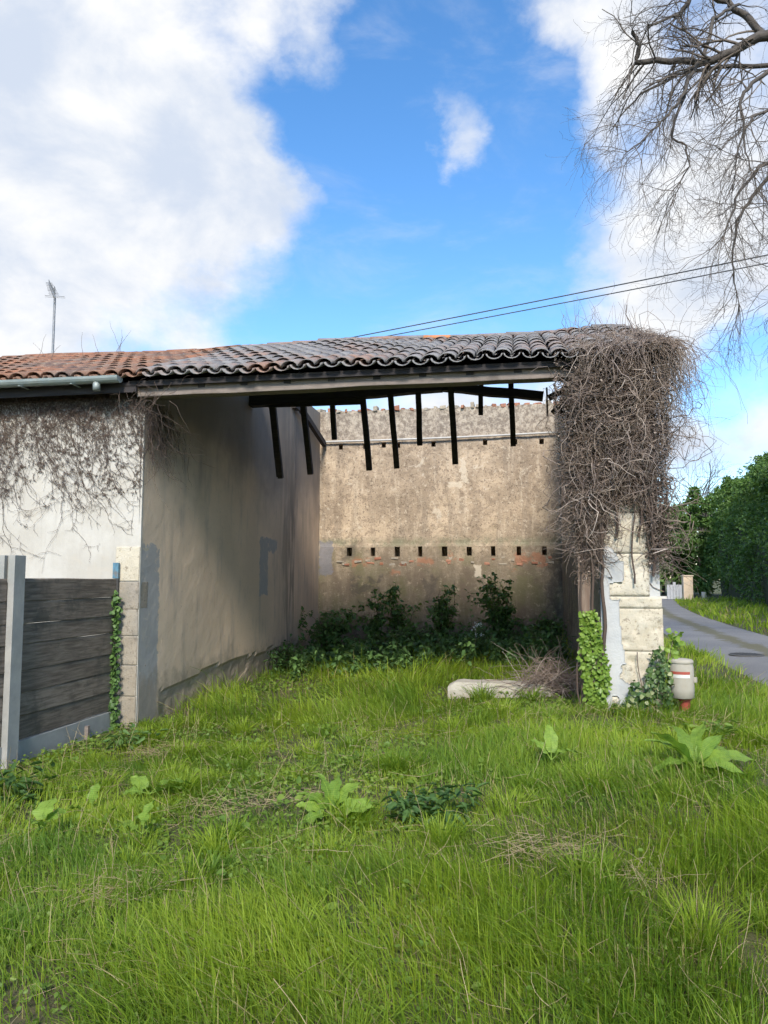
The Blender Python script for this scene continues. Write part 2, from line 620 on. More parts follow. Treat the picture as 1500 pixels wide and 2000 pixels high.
def mat_back_wall():
    m, g = new_mat('weathered_lime_plaster')
    co = obj_co(g)
    x, y, z = sep(g, co)
    col = g.mix(g.ramp(g.noise(co, .9, 5, .6, .4), .38, .62), (0.50, 0.395, 0.285), (0.30, 0.235, 0.17))
    # rain streaks
    col = g.mix(g.ramp(g.noise(g.scalevec(co, (1.6, 1, .22)), 3.4, 7, .65, .3), .46, .64, 0, .70), col, (0.26, 0.21, 0.16))
    col = g.mix(g.ramp(g.noise(g.scalevec(co, (2.6, 1, .30), (5, 0, 2)), 3.0, 7, .65, .3), .54, .66, 0, .6), col, (0.52, 0.43, 0.325))
    # worn skin: coarse sand and stone showing
    col = g.mix(g.ramp(g.noise(co, 6.5, 8, .76, .5), .50, .60, 0, .75), col, (0.235, 0.18, 0.13))
    col = g.mix(g.ramp(g.noise(co, 11, 8, .78), .55, .63, 0, .75), col, (0.56, 0.48, 0.375))
    col = g.mix(g.ramp(g.noise(co, 24, 7, .75), .54, .62, 0, .85), col, (0.12, 0.09, 0.065))
    col = g.mix(g.ramp(g.noise(co, 2.2, 7, .72, .6), .61, .65, 0, .6), col, (0.57, 0.50, 0.40))
    # bare rubble of the parapet
    par = g.ramp(g.math('ADD', z, g.math('MULTIPLY', g.noise(co, 3, 5, .6), .5)), 4.55, 4.85)
    col = g.mix(g.math('MULTIPLY', par, .8), col, g.mix(g.ramp(g.noise(co, 13, 7, .75), .40, .62), (0.17, 0.14, 0.115), (0.46, 0.40, 0.325)))
    # damp and algae under the joist line, deepened with painted shadow
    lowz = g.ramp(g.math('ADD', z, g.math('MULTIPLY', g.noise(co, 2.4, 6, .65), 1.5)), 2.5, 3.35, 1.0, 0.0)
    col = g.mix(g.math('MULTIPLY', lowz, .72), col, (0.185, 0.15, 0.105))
    wet_shade = g.math('MULTIPLY', lowz, g.ramp(g.noise(g.scalevec(co, (1.5, 1, .4)), 2.4, 7, .68, .3), .38, .60))
    col = g.mix(g.math('MULTIPLY', wet_shade, .80), col, g.mix(g.ramp(g.noise(co, 1.3, 5, .6), .42, .58), (0.145, 0.135, 0.07), (0.15, 0.115, 0.085)))
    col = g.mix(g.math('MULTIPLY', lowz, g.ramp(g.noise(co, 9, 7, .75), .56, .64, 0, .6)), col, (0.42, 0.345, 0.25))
    # green bloom just above the pockets
    ln = g.math('MULTIPLY', g.ramp(g.math('ABSOLUTE', g.math('SUBTRACT', z, 2.34)), .02, .14, 1.0, 0.0), g.ramp(g.noise(co, 3.0, 6, .7), .40, .60))
    col = g.mix(g.math('MULTIPLY', ln, .6), col, (0.17, 0.18, 0.115))
    for a in ((.95, 1.45, .30, .12, .55), (2.30, 1.35, .10, .35, .45), (.60, 2.15, .12, .14, .35), (4.75, 1.5, .10, .6, .5)):
        col = g.mix(g.math('MULTIPLY', patch_xz(g, co, *a, .08), .72), col, (0.095, 0.08, 0.065))
    for a in ((2.2, 1.98, .10, .05, .4), (4.25, 1.99, .28, .09, .45), (.85, 1.95, .15, .05, .4), (2.75, 2.0, .08, .05, .4), (1.6, 1.72, .06, .02, .3)):
        col = g.mix(g.math('MULTIPLY', patch_xz(g, co, *a, .05), .75), col, (0.31, 0.145, 0.085))
    for a in ((2.97, 3.80, .07, .25, .22), (2.80, 3.52, .14, .06, .2), (3.25, 1.75, .07, .12, .10)):
        col = g.mix(g.math('MULTIPLY', patch_xz(g, co, *a), .85), col, (0.56, 0.485, 0.38))
    col = g.mix(g.math('MULTIPLY', patch_xz(g, co, .10, 2.02, .13, .34, .18), .85), col, (0.175, 0.17, 0.185))
    bmp = g.math('ADD', g.noise(co, 7, 6, .7), g.math('MULTIPLY', g.noise(co, 40, 6, .7), .6))
    finish(g, col, 0.95, bmp, 0.03, 0.6)
    return m


def mat_stone(name, a, b, dark, rough=0.92):
    m, g = new_mat(name)
    wp = world_co(g)
    rnd = g.n('ShaderNodeObjectInfo').outputs['Random']
    col = g.mix(g.ramp(g.noise(wp, 4, 5, .6), .3, .7), a, b)
    col = g.mix(g.math('MULTIPLY', rnd, .35), col, (a[0] * .8, a[1] * .72, a[2] * .6))
    col = g.mix(g.ramp(g.noise(wp, 2.6, 6, .65, .4), .48, .64, 0, .55), col, (a[0] * .72, a[1] * .78, a[2] * .86))
    col = g.mix(g.ramp(g.noise(wp, 8, 7, .75), .57, .66, 0, .6), col, (a[0] * .45, a[1] * .42, a[2] * .38))
    col = g.mix(g.ramp(g.noise(wp, 26, 6, .7), .54, .66, 0, .8), col, dark)
    finish(g, col, rough, g.math('ADD', g.noise(wp, 12, 5, .65), g.math('MULTIPLY', g.noise(wp, 70, 4, .7), .5)), 0.02, 0.55)
    return m


def mat_wood(name, a, b, axis=(1, 14, 14), rough=0.85, dirt=None):
    m, g = new_mat(name)
    co = g.scalevec(obj_co(g), axis)
    n = g.noise(co, 3.0, 7, .65, .4)
    col = g.mix(g.ramp(n, .35, .65), a, b)
    col = g.mix(g.math('MULTIPLY', g.n('ShaderNodeObjectInfo').outputs['Random'], .4), col, (a[0] * .6, a[1] * .6, a[2] * .6))
    if dirt:
        col = g.mix(g.ramp(g.noise(obj_co(g), 3, 6, .65), .48, .66, 0, .7), col, dirt)
    finish(g, col, rough, n, 0.006, 0.6)
    return m


def mat_ground():
    m, g = new_mat('soil_and_thatch')
    wp = world_co(g)
    col = g.mix(g.ramp(g.noise(wp, 1.2, 6, .65), .35, .65), (0.060, 0.085, 0.022), (0.10, 0.088, 0.045))
    col = g.mix(g.ramp(g.noise(wp, 9, 6, .7), .5, .65, 0, .8), col, (0.05, 0.038, 0.024))
    col = g.mix(g.ramp(g.noise(wp, 45, 5, .7), .55, .68, 0, .6), col, (0.20, 0.16, 0.08))
    finish(g, col, 0.95, g.noise(wp, 30, 5, .7), 0.03, 0.8)
    return m


def mat_road():
    m, g = new_mat('old_asphalt')
    wp = world_co(g)
    at = g.n('ShaderNodeAttribute', attribute_name='tint').outputs['Fac']
    col = g.mix(g.ramp(g.noise(wp, .7, 5, .6), .35, .65), (0.135, 0.135, 0.14), (0.175, 0.172, 0.17))
    col = g.mix(g.ramp(g.noise(wp, 120, 3, .7), .45, .65, 0, .45), col, (0.28, 0.275, 0.265))
    nz = g.math('MULTIPLY', g.math('SUBTRACT', g.noise(wp, 2.2, 6, .7), .5), .9)
    ctr = g.ramp(g.math('ADD', g.math('ABSOLUTE', at), nz), .10, .24, 1.0, 0.0)
    col = g.mix(g.math('MULTIPLY', ctr, .75), col, g.mix(g.noise(wp, 14, 5, .7), (0.10, 0.075, 0.04), (0.10, 0.105, 0.03)))
    edg = g.ramp(g.math('ADD', g.math('ABSOLUTE', at), nz), .95, 1.15)
    col = g.mix(g.math('MULTIPLY', edg, .8), col, (0.11, 0.085, 0.05))
    finish(g, col, 0.85, g.noise(wp, 150, 3, .7), 0.006, 0.5)
    return m


def mat_dock(name, a, b):
    m, g = new_mat(name)
    co = obj_co(g)
    t = g.n('ShaderNodeAttribute', attribute_name='tint').outputs['Fac']
    col = g.mix(t, a, b)
    col = g.mix(g.ramp(g.noise(co, 22, 5, .65), .45, .68, 0, .6), col, (a[0] * .55, a[1] * .62, a[2] * .6))
    col = g.mix(g.ramp(g.noise(co, 55, 5, .7), .63, .68, 0, .8), col, (0.20, 0.12, 0.05))
    wv = g.n('ShaderNodeTexWave', wave_type='BANDS', bands_direction='X')
    g.set(wv, 'Vector', g.scalevec(co, (1, .6, 1)))
    g.set(wv, 'Scale', 26.0)
    g.set(wv, 'Distortion', 3.0)
    col = g.mix(g.ramp(wv.outputs['Fac'], .75, .95, 0, .35), col, (b[0] * 1.25, b[1] * 1.15, b[2] * 1.3))
    sc = g.n('ShaderNodeVectorMath', operation='MULTIPLY')
    g.set(sc, 0, col)
    sc.inputs[1].default_value = (1.5, 1.5, .7)
    finish(g, col, .5, wv.outputs['Fac'], .003, .5, transl=.4, tcol=sc.outputs[0], spec=.4)
    return m


M = dict(
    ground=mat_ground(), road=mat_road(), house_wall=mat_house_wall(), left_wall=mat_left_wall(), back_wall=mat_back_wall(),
    stone=mat_stone('cream_limestone', (0.47, 0.42, 0.325), (0.55, 0.51, 0.425), (0.21, 0.175, 0.13)),
    quoin=mat_stone('dull_limestone', (0.275, 0.243, 0.198), (0.35, 0.315, 0.265), (0.15, 0.13, 0.105)),
    rubble=mat_stone('rubble_stone', (0.30, 0.26, 0.21), (0.42, 0.37, 0.30), (0.14, 0.12, 0.10)),
    brick=mat_stone('broken_terracotta', (0.32, 0.14, 0.09), (0.40, 0.21, 0.14), (0.16, 0.10, 0.08)),
    cement=mat_simple('grey_cement_render', (0.34, 0.35, 0.355), (0.44, 0.44, 0.43), 2.5, .93, 40, .4, .012, dirt=(0.30, 0.285, 0.25)),
    concrete=mat_simple('concrete', (0.27, 0.27, 0.26), (0.34, 0.335, 0.315), 5, .92, 50, .35, .006, dirt=(0.25, 0.25, 0.23)),
    slab=mat_simple('pale_concrete', (0.33, 0.30, 0.245), (0.40, 0.37, 0.31), 6, .92, 40, .4, .008, dirt=(0.34, 0.29, 0.21)),
    wood_dark=mat_wood('charred_timber', (0.030, 0.027, 0.030), (0.052, 0.045, 0.044)),
    wood_grey=mat_wood('silvered_beam', (0.235, 0.195, 0.17), (0.17, 0.142, 0.125), dirt=(0.10, 0.085, 0.075)),
    wood_brown=mat_wood('brown_post', (0.16, 0.11, 0.082), (0.25, 0.19, 0.145), (14, 14, 1)),
    fence=mat_wood('weathered_fence_board', (0.12, 0.096, 0.076), (0.26, 0.212, 0.172), (14, 1, 14), dirt=(0.065, 0.062, 0.052)),
    tile_barn=mat_tile('weathered_canal_tile', ((0.30, 0.155, 0.10), (0.25, 0.15, 0.11)), ((0.225, 0.22, 0.222), (0.175, 0.168, 0.17)), .62, (0.25, 0.245, 0.235)),
    tile_house=mat_tile('red_canal_tile', ((0.30, 0.135, 0.082), (0.20, 0.11, 0.075)), ((0.20, 0.155, 0.13), (0.12, 0.09, 0.08)), .48, (0.33, 0.25, 0.185)),
    tile_new=mat_simple('fresh_orange_tile', (0.52, 0.22, 0.09), (0.42, 0.19, 0.09), 8),
    zinc=mat_simple('dull_zinc', (0.25, 0.30, 0.30), (0.33, 0.37, 0.365), 5, .55, 20, .1, .004, .35, dirt=(0.2, 0.22, 0.21)),
    pipe=mat_simple('grey_pipe', (0.42, 0.41, 0.39), (0.5, 0.49, 0.46), 7, .6),
    bluepaint=mat_simple('blue_paint', (0.10, 0.22, 0.30), (0.07, 0.15, 0.21), 20, .6, dirt=(0.14, 0.12, 0.10)),
    cream=mat_simple('grimy_cream_plastic', (0.29, 0.265, 0.215), (0.36, 0.335, 0.28), 6, .85, 30, .15, .003, dirt=(0.17, 0.135, 0.095)),
    redpaint=mat_simple('faded_red_paint', (0.36, 0.07, 0.05), (0.28, 0.07, 0.05), 14, .65, dirt=(0.20, 0.08, 0.06)),
    whitepaint=mat_simple('white_paint', (0.50, 0.485, 0.45), (0.58, 0.57, 0.54), 8, .7),
    iron=mat_simple('dark_iron', (0.06, 0.06, 0.062), (0.09, 0.085, 0.08), 20, .6, 60, .4, .004),
    aluminium=mat_simple('dull_aluminium', (0.20, 0.21, 0.225), (0.27, 0.28, 0.29), 20, .5, metal=.3),
    cable=mat_simple('black_cable', (0.06, 0.065, 0.075), (0.08, 0.085, 0.095), 20, .7),
    gatewood=mat_simple('grey_gate', (0.30, 0.31, 0.33), (0.38, 0.39, 0.41), 8, .7),
    farstone=mat_stone('gate_pillar_stone', (0.62, 0.50, 0.37), (0.70, 0.58, 0.44), (0.45, 0.36, 0.26)),
    grass=mat_leaf('grass_blades', (0.095, 0.185, 0.018), (0.290, 0.380, 0.036), .45, .55, 1.35, (0.38, 0.31, 0.16)),
    weed=mat_leaf('small_weeds', (0.100, 0.185, 0.032), (0.200, 0.285, 0.050), .38, .5, 1.35),
    straw=mat_leaf('dry_straw', (0.34, 0.27, 0.15), (0.46, 0.37, 0.22), .15, .8, .7),
    dock=mat_dock('dock_leaf', (0.155, 0.265, 0.038), (0.24, 0.36, 0.055)),
    dock_dark=mat_leaf('dark_dock_leaf', (0.05, 0.11, 0.035), (0.09, 0.17, 0.045), .35, .5, 1.2),
    shrub=mat_leaf('dark_shrub_leaf', (0.055, 0.120, 0.036), (0.125, 0.220, 0.062), .28, .5, 1.2),
    ivy=mat_leaf('bright_ivy', (0.14, 0.24, 0.035), (0.22, 0.32, 0.06), .35, .4, 1.3),
    ivy_dark=mat_leaf('dark_ivy', (0.045, 0.095, 0.035), (0.12, 0.185, 0.06), .25, .4, 1.2, (0.42, 0.44, 0.24)),
    hedge=mat_leaf('hedge_leaf', (0.042, 0.098, 0.026), (0.125, 0.215, 0.050), .30, .45, 1.2),
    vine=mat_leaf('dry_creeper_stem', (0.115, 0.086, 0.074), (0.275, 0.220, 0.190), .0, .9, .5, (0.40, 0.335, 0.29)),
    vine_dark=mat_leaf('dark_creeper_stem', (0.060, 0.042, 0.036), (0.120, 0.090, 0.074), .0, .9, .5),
    bark=mat_simple('bark', (0.060, 0.052, 0.047), (0.10, 0.088, 0.078), 9, .92, 40, .6, .02),
    twig=mat_leaf('bare_twig', (0.075, 0.063, 0.057), (0.14, 0.118, 0.102), .0, .9, .5),
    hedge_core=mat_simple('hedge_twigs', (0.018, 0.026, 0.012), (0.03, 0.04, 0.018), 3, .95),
    flower=mat_simple('white_petal', (0.75, 0.75, 0.72), (0.8, 0.8, 0.78), 5),
)

# ------------------------------------------------------------------ ground and road
def build_ground():
    xs = np.unique(np.round(np.concatenate([np.linspace(-400, -40, 10), np.arange(-40, -9, 2.5), np.arange(-9, 13, .22), np.arange(13, 60, 1.5), np.linspace(60, 400, 10)]), 3))
    ys = np.unique(np.round(np.concatenate([np.linspace(-300, -30, 8), np.arange(-30, -3, 2), np.arange(-3, 22, .22), np.arange(22, 90, 1.5), np.linspace(90, 600, 12)]), 3))
    X, Y = np.meshgrid(xs, ys)
    Z = ground_h(X, Y)
    V = np.stack([X, Y, Z], -1).reshape(-1, 3)
    nx, ny = len(xs), len(ys)
    i = (np.arange(ny - 1)[:, None] * nx + np.arange(nx - 1)[None]).ravel()
    Q = np.stack([i, i + 1, i + 1 + nx, i + nx], -1)
    ob('ground', np_mesh('ground', V, [Q], smooth=True), M['ground'], kind='structure')
    # lane
    yy = np.concatenate([np.arange(-30, 56, .5)])
    cx = road_x(yy)
    k = np.ones(9) / 9
    cx = np.convolve(np.pad(cx, 4, mode='edge'), k, 'valid')
    tx, ty = np.gradient(cx), np.gradient(yy)
    ln = np.hypot(tx, ty)
    nxv, nyv = ty / ln, -tx / ln
    offs = np.linspace(-1, 1, 13)
    V, T = [], []
    for j, o in enumerate(offs):
        w = ROAD_W * o * (1 + (0.06 * (fbm(yy, yy * 0 + j, .8, 7) - .5) * 2 if abs(o) == 1 else 0))
        x, y = cx + nxv * w, yy + nyv * w
        z = np.maximum(ground_h(x, y), 0.13) + 0.035 + 0.02 * (1 - o * o) - (0.05 if abs(o) == 1 else 0)
        V.append(np.stack([x, y, z], -1))
        T.append(np.full(len(yy), o))
    V = np.stack(V, 1)
    n = len(yy)
    i = (np.arange(n - 1)[:, None] * 13 + np.arange(12)[None]).ravel()
    ob('road', np_mesh('road', V, [np.stack([i, i + 1, i + 14, i + 13], -1)], {'tint': np.stack(T, 1)}, True), M['road'], kind='structure')


build_ground()

# ------------------------------------------------------------------ walls
def wall_shell(s_l, z_l, place, thick, amp, holes=(), top=None, off=None, seed=1, zmin=0.0, hole_depth=.28):
    """masonry shell: a relief face with real pockets, closed at top, ends and back"""
    s_l, z_l = np.array(sorted(set(np.round(s_l, 4)))), np.array(sorted(set(np.round(z_l, 4))))
    S, Zg = np.meshgrid(s_l, z_l)
    ztop = z_l[-1]
    if top is not None:
        Zg = zmin + (Zg - zmin) * (top(S) - zmin) / (ztop - zmin)
    D = amp * ((fbm(S, Zg, 1.1, seed, 2) - .5) * 2.2 + (fbm(S, Zg, 5.0, seed + 4, 3) - .5) * 1.0)
    if off is not None:
        D = D + off(S, Zg)
    F = place(S, Zg, D).reshape(-1, 3)
    B = place(S, Zg, np.full_like(S, -thick)).reshape(-1, 3)
    ns, nz = len(s_l), len(z_l)
    idx = lambda a, b: b * ns + a
    m = MB()
    faces = []
    hol = np.zeros((nz - 1, ns - 1), bool)
    for (a0, a1, b0, b1) in holes:
        sc, zc = (s_l[:-1] + s_l[1:]) / 2, (z_l[:-1] + z_l[1:]) / 2
        hol |= ((zc > b0) & (zc < b1))[:, None] & ((sc > a0) & (sc < a1))[None]
    N = ns * nz
    for b in range(nz - 1):
        for a in range(ns - 1):
            if not hol[b, a]:
                faces.append((idx(a, b), idx(a + 1, b), idx(a + 1, b + 1), idx(a, b + 1)))
    for a in range(ns - 1):
        faces.append((idx(a, nz - 1), idx(a + 1, nz - 1), N + idx(a + 1, nz - 1), N + idx(a, nz - 1)))
    for b in range(nz - 1):
        for a in (0, ns - 1):
            faces.append((idx(a, b), idx(a, b + 1), N + idx(a, b + 1), N + idx(a, b)))
    for b in range(nz - 1):
        for a in range(ns - 1):
            faces.append((N + idx(a, b), N + idx(a, b + 1), N + idx(a + 1, b + 1), N + idx(a + 1, b)))
    m.add(np.concatenate([F, B]), faces)
    dmap = D
    for (a0, a1, b0, b1) in holes:
        ia, ib = np.argmin(abs(s_l - a0)), np.argmin(abs(s_l - a1))
        ja, jb = np.argmin(abs(z_l - b0)), np.argmin(abs(z_l - b1))
        loop = [(i, ja) for i in range(ia, ib)] + [(ib, j) for j in range(ja, jb)] + [(i, jb) for i in range(ib, ia, -1)] + [(ia, j) for j in range(jb, ja, -1)]
        fr = np.array([F[idx(*q)] for q in loop])
        bk = place(np.array([s_l[q[0]] for q in loop]), np.array([z_l[q[1]] for q in loop]), np.full(len(loop), -hole_depth))
        n = len(loop)
        m.add(np.concatenate([fr, bk]), [(k, (k + 1) % n, n + (k + 1) % n, n + k) for k in range(n)] + [tuple(range(n, 2 * n))])
    return m.mesh('wall', smooth=False)


BACK_W = 7.8
EAVE_W, EAVE_Z = -0.26, 3.745
PITCH = math.atan((5.0 - EAVE_Z) / 3.26)


def roof_z(w):
    return EAVE_Z + (w - EAVE_W) * math.tan(PITCH)


barn = thing('barn', 'roofless-backed stone barn with open front, grey lintel and hanging broken rafters', 'barn', tuple(P0), -YAW)
house = thing('house', 'low whitewashed house with red tiled roof adjoining the barn', 'house', tuple(P0), -YAW)


def build_walls():
    # back wall with two rows of beam pockets
    lo = [(.60 + k * .495 + random.uniform(-.02, .02)) for k in range(9)]
    holes = []
    for u in lo:
        w_, h_ = random.uniform(.085, .115), random.uniform(.17, .21)
        holes.append((u - w_ / 2, u + w_ / 2, 2.15 - h_ / 2, 2.15 + h_ / 2))
    hi = [.40, .92, 1.32, 1.62, 2.36, 2.80, 3.42, 4.02, 4.55]
    for u in hi:
        z = 4.36 + random.uniform(-.015, .02)
        holes.append((u - .045, u + .045, z - .055, z + .055))
    sl = list(np.arange(-.25, 5.36, .075)) + [h[0] for h in holes] + [h[1] for h in holes]
    zl = list(np.arange(-.3, 5.1, .075)) + [5.12] + [h[2] for h in holes] + [h[3] for h in holes]

    # shrink duplicates that are nearly equal to a pocket edge
    def tidy(lst, keep):
        keep = sorted(keep)
        return [x for x in lst if all(abs(x - k) > .018 for k in keep)] + keep
    sl = tidy(list(np.arange(-.25, 5.36, .075)), [h[0] for h in holes] + [h[1] for h in holes])
    zl = tidy(list(np.arange(-.3, 5.1, .075)) + [5.12], [h[2] for h in holes] + [h[3] for h in holes])
    top = lambda s: 5.10 + (fbm(s, s * 0, 2.5, 31, 3) - .5) * .16
    back = wall_shell(sl, zl, lambda s, z, d: np.stack([s, BACK_W - d, z], -1), .5, .022, holes,
                      top=None, off=lambda s, z: .03 * (z < 2.28 + .02 * np.sin(s * 5)) * 1.0, seed=2, zmin=-.3)
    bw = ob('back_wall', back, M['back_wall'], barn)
    # broken tiles and rubble bedded along the top
    for k in range(34):
        u = -.1 + k * .155 + random.uniform(-.03, .03)
        w_ = random.uniform(.05, .13)
        h_ = random.choice([random.uniform(.02, .05), random.uniform(.03, .09)])
        me = box_mesh((-w_ / 2, -.1, -.03), (w_ / 2, .12, h_), bevel=.012, jit=.012)
        ob('coping_stone', me, M['brick'] if random.random() < .45 else M['rubble'], bw, (u, BACK_W + .08 + random.uniform(-.04, .05), 5.12), (0, 0, random.uniform(-.4, .4)))
    # brick and stone packing that shows round the joist pockets
    for h in holes[:9]:
        for k in range(random.randint(2, 4)):
            w_, h_ = random.uniform(.06, .16), random.uniform(.03, .06)
            sgn = random.choice([-1, 1])
            u = (h[0] + h[1]) / 2 + sgn * random.uniform(.0, .2)
            z = 2.15 - random.uniform(.12, .28)
            me = box_mesh((-w_ / 2, -.018, -h_ / 2), (w_ / 2, .05, h_ / 2), bevel=.008, jit=.008)
            ob('packing_brick', me, M['brick'] if random.random() < .5 else M['rubble'], bw, (u, BACK_W - .035 + random.uniform(-.004, .012), z), (0, random.uniform(-.15, .15), random.uniform(-.1, .1)))
    # long pipe fixed across the wall
    pth = [np.array([(.05 + 4.95 * t, BACK_W - .07, 4.47 + .05 * t - .02 * math.sin(math.pi * t)) for t in np.linspace(0, 1, 16)])]
    ob('rail_pipe', tube_mesh('rail_pipe', [(pth[0], np.full(16, .021))], 8), M['pipe'], barn)

    # party wall on the left
    ltop = lambda s: np.where(s < 3.0, np.minimum(roof_z(s) - .14, 4.84), 4.84 + .26 * sstep(3.0, 5.0, s))
    sl = np.concatenate([np.arange(.03, 4.6, .06), np.arange(4.6, BACK_W + .01, .1)])
    zl = np.concatenate([np.arange(-.3, .9, .05), np.arange(.9, 5.11, .1)])

    def lplace(s, z, d):
        return np.stack([d, s, z], -1)
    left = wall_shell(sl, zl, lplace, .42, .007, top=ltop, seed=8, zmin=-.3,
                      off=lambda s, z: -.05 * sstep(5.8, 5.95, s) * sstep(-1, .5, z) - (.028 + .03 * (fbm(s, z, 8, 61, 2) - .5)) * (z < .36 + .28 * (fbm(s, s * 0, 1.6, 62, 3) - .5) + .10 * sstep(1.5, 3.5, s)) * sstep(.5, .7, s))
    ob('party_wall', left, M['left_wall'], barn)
    # right flank wall
    rtop = lambda s: np.where(s < 3.0, np.minimum(roof_z(s) - .14, 4.84), 4.84 + .26 * sstep(3.0, 5.0, s))
    right = wall_shell(np.arange(.16, BACK_W + .01, .13), zl, lambda s, z, d: np.stack([4.90 - d, s, z], -1), .42, .02, top=rtop, seed=14, zmin=-.3)
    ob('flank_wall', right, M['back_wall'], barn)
    # house front wall, plus its plain rear and gable walls
    for (a, b, n, th, nm) in ((-7.5, -.44, 48, .4, 'front_wall'), (-.44, .0, 9, .026, 'corner_render')):
        hw = wall_shell(np.linspace(a, b, n), np.arange(-.3, 3.69, .1), lambda s, z, d: np.stack([s, -d, z], -1), th, .006, seed=21, zmin=-.3)
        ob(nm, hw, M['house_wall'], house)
    m = MB()
    m.box((-7.48, .42, -.3), (-7.1, 6.4, 3.6))
    m.box((-7.08, 6.0, -.3), (-.44, 6.4, 3.6))
    ob('rear_wall', m.mesh('rear'), M['house_wall'], house)
    # corner stones of the party wall, bare where the wash has fallen away
    z = -.1
    for k, h_ in enumerate([.44, .33, .31, .29, .30, .38]):
        wd = .285 if k % 2 else .265
        me = box_mesh((-wd, -.016, z), (-.004, .2, z + h_ - .006), bevel=.010, jit=.004)
        ob('quoin_stone', me, M['quoin'] if k < 5 else M['stone'], barn)
        z += h_


build_walls()


def build_pier():
    core = wall_shell(np.arange(0, .56, .055), np.arange(0, 3.7, .11), lambda s, z, d: np.stack([4.86 + s * (1 - .0 * z), -.004 - d, z], -1), .16, .012, seed=33)
    pier = ob('pier', core, M['cement'], barn)
    blocks = [(4.87, 5.42, .06, .47), (4.87, 5.42, .472, .90), (4.87, 5.425, .902, 1.31), (4.87, 5.42, 1.313, 1.425), (4.88, 5.31, 1.43, 1.84),
              (4.88, 5.305, 1.847, 2.24), (4.88, 5.31, 2.247, 2.66), (4.88, 5.30, 2.667, 3.1), (4.88, 5.31, 3.107, 3.5)]
    for (a, b, c, d) in blocks:
        nu, nz = max(5, int((b - a) / .022)), max(5, int((d - c) / .022))
        U, Zz = np.meshgrid(np.linspace(a, b, nu), np.linspace(c, d, nz))
        edge = np.minimum(np.minimum(U - a, b - U), np.minimum(Zz - c, d - Zz))
        chip = .016 * sstep(.55, .8, fbm(U, Zz, 7, 51, 3)) + .02 * sstep(.62, .75, fbm(U, Zz, 16, 71, 2))
        dep = .030 - .003 * (1 - sstep(0, .014, edge - .02 * (fbm(U, Zz, 11, 9, 2) - .4))) + (fbm(U, Zz, 6, 3, 4) - .5) * .016 - chip
        dep = np.where(edge < 1e-6, .022, dep)
        V = np.stack([U, -dep - .004, Zz], -1).reshape(-1, 3)
        Vb = np.stack([U, np.full_like(U, .14), Zz], -1).reshape(-1, 3)
        i = (np.arange(nz - 1)[:, None] * nu + np.arange(nu - 1)[None]).ravel()
        n = nu * nz
        Q = [np.stack([i, i + 1, i + 1 + nu, i + nu], -1)]
        bd = list(range(nu)) + [k * nu + nu - 1 for k in range(1, nz)] + [(nz - 1) * nu + k for k in range(nu - 2, -1, -1)] + [k * nu for k in range(nz - 2, 0, -1)]
        bd = np.array(bd)
        nb = np.roll(bd, -1)
        Q.append(np.stack([nb, bd, bd + n, nb + n], -1))
        ob('pier_stone', np_mesh('pier_stone', np.concatenate([V, Vb]), Q, smooth=False), M['stone'], pier)
    # remains of a cement render coat over the left side and the foot
    du = .0125
    us, zs = np.arange(4.835, 5.40, du), np.arange(.08, 2.12, du)
    U, Zz = np.meshgrid(us, zs)
    bnd = 5.05 + .12 * (fbm(Zz, U, 2.2, 81, 3) - .5) + .05 * (fbm(U, Zz, 9, 83, 3) - .5) + .30 * sstep(.80, .35, Zz + .10 * (fbm(U, Zz, 4, 84, 2) - .5))
    lef = 4.835 + .02 * (fbm(Zz, Zz * 0, 1.2, 85, 2))
    mask = (U < bnd) & (U > lef) & ~((fbm(U, Zz, 5, 87, 3) > .66) & (U > 4.93)) & (Zz < 2.05 - .4 * (fbm(U, U * 0, 6, 88, 2)))
    D = .046 + .010 * (fbm(U, Zz, 3, 89, 3) - .5)
    nU, nZ = len(us), len(zs)
    F0 = np.stack([U, -D, Zz], -1).reshape(-1, 3)
    B0 = np.stack([U, np.full_like(U, -.012), Zz], -1).reshape(-1, 3)
    cell = mask[:-1, :-1]
    jj, ii = np.nonzero(cell)
    q = jj * nU + ii
    Q = [np.stack([q, q + 1, q + 1 + nU, q + nU], -1)]
    n = nU * nZ
    pad = np.pad(cell, 1)
    for dj, di, p0, p1 in ((0, -1, nU, 0), (0, 1, 1, nU + 1), (-1, 0, 0, 1), (1, 0, nU + 1, nU)):
        open_ = cell & ~pad[1 + dj:1 + dj + cell.shape[0], 1 + di:1 + di + cell.shape[1]]
        jj, ii = np.nonzero(open_)
        q = jj * nU + ii
        Q.append(np.stack([q + p0, q + p1, q + p1 + n, q + p0 + n], -1))
    ob('render_coat', np_mesh('render_coat', np.concatenate([F0, B0]), Q, smooth=False), M['cement'], pier)
    # brown jamb post against the pier
    m = MB()
    m.beam((4.705, .02, .1), (4.70, .02, 3.55), .12, .11, up=(0, 1, 0), seg=10, jit=.006)
    ob('jamb_post', m.mesh('post'), M['wood_brown'], barn)
    m = MB()
    m.box((4.80, -.06, .15), (4.835, .02, .72), .006)
    ob('jamb_board', m.mesh('board'), M['slab'], barn)


build_pier()

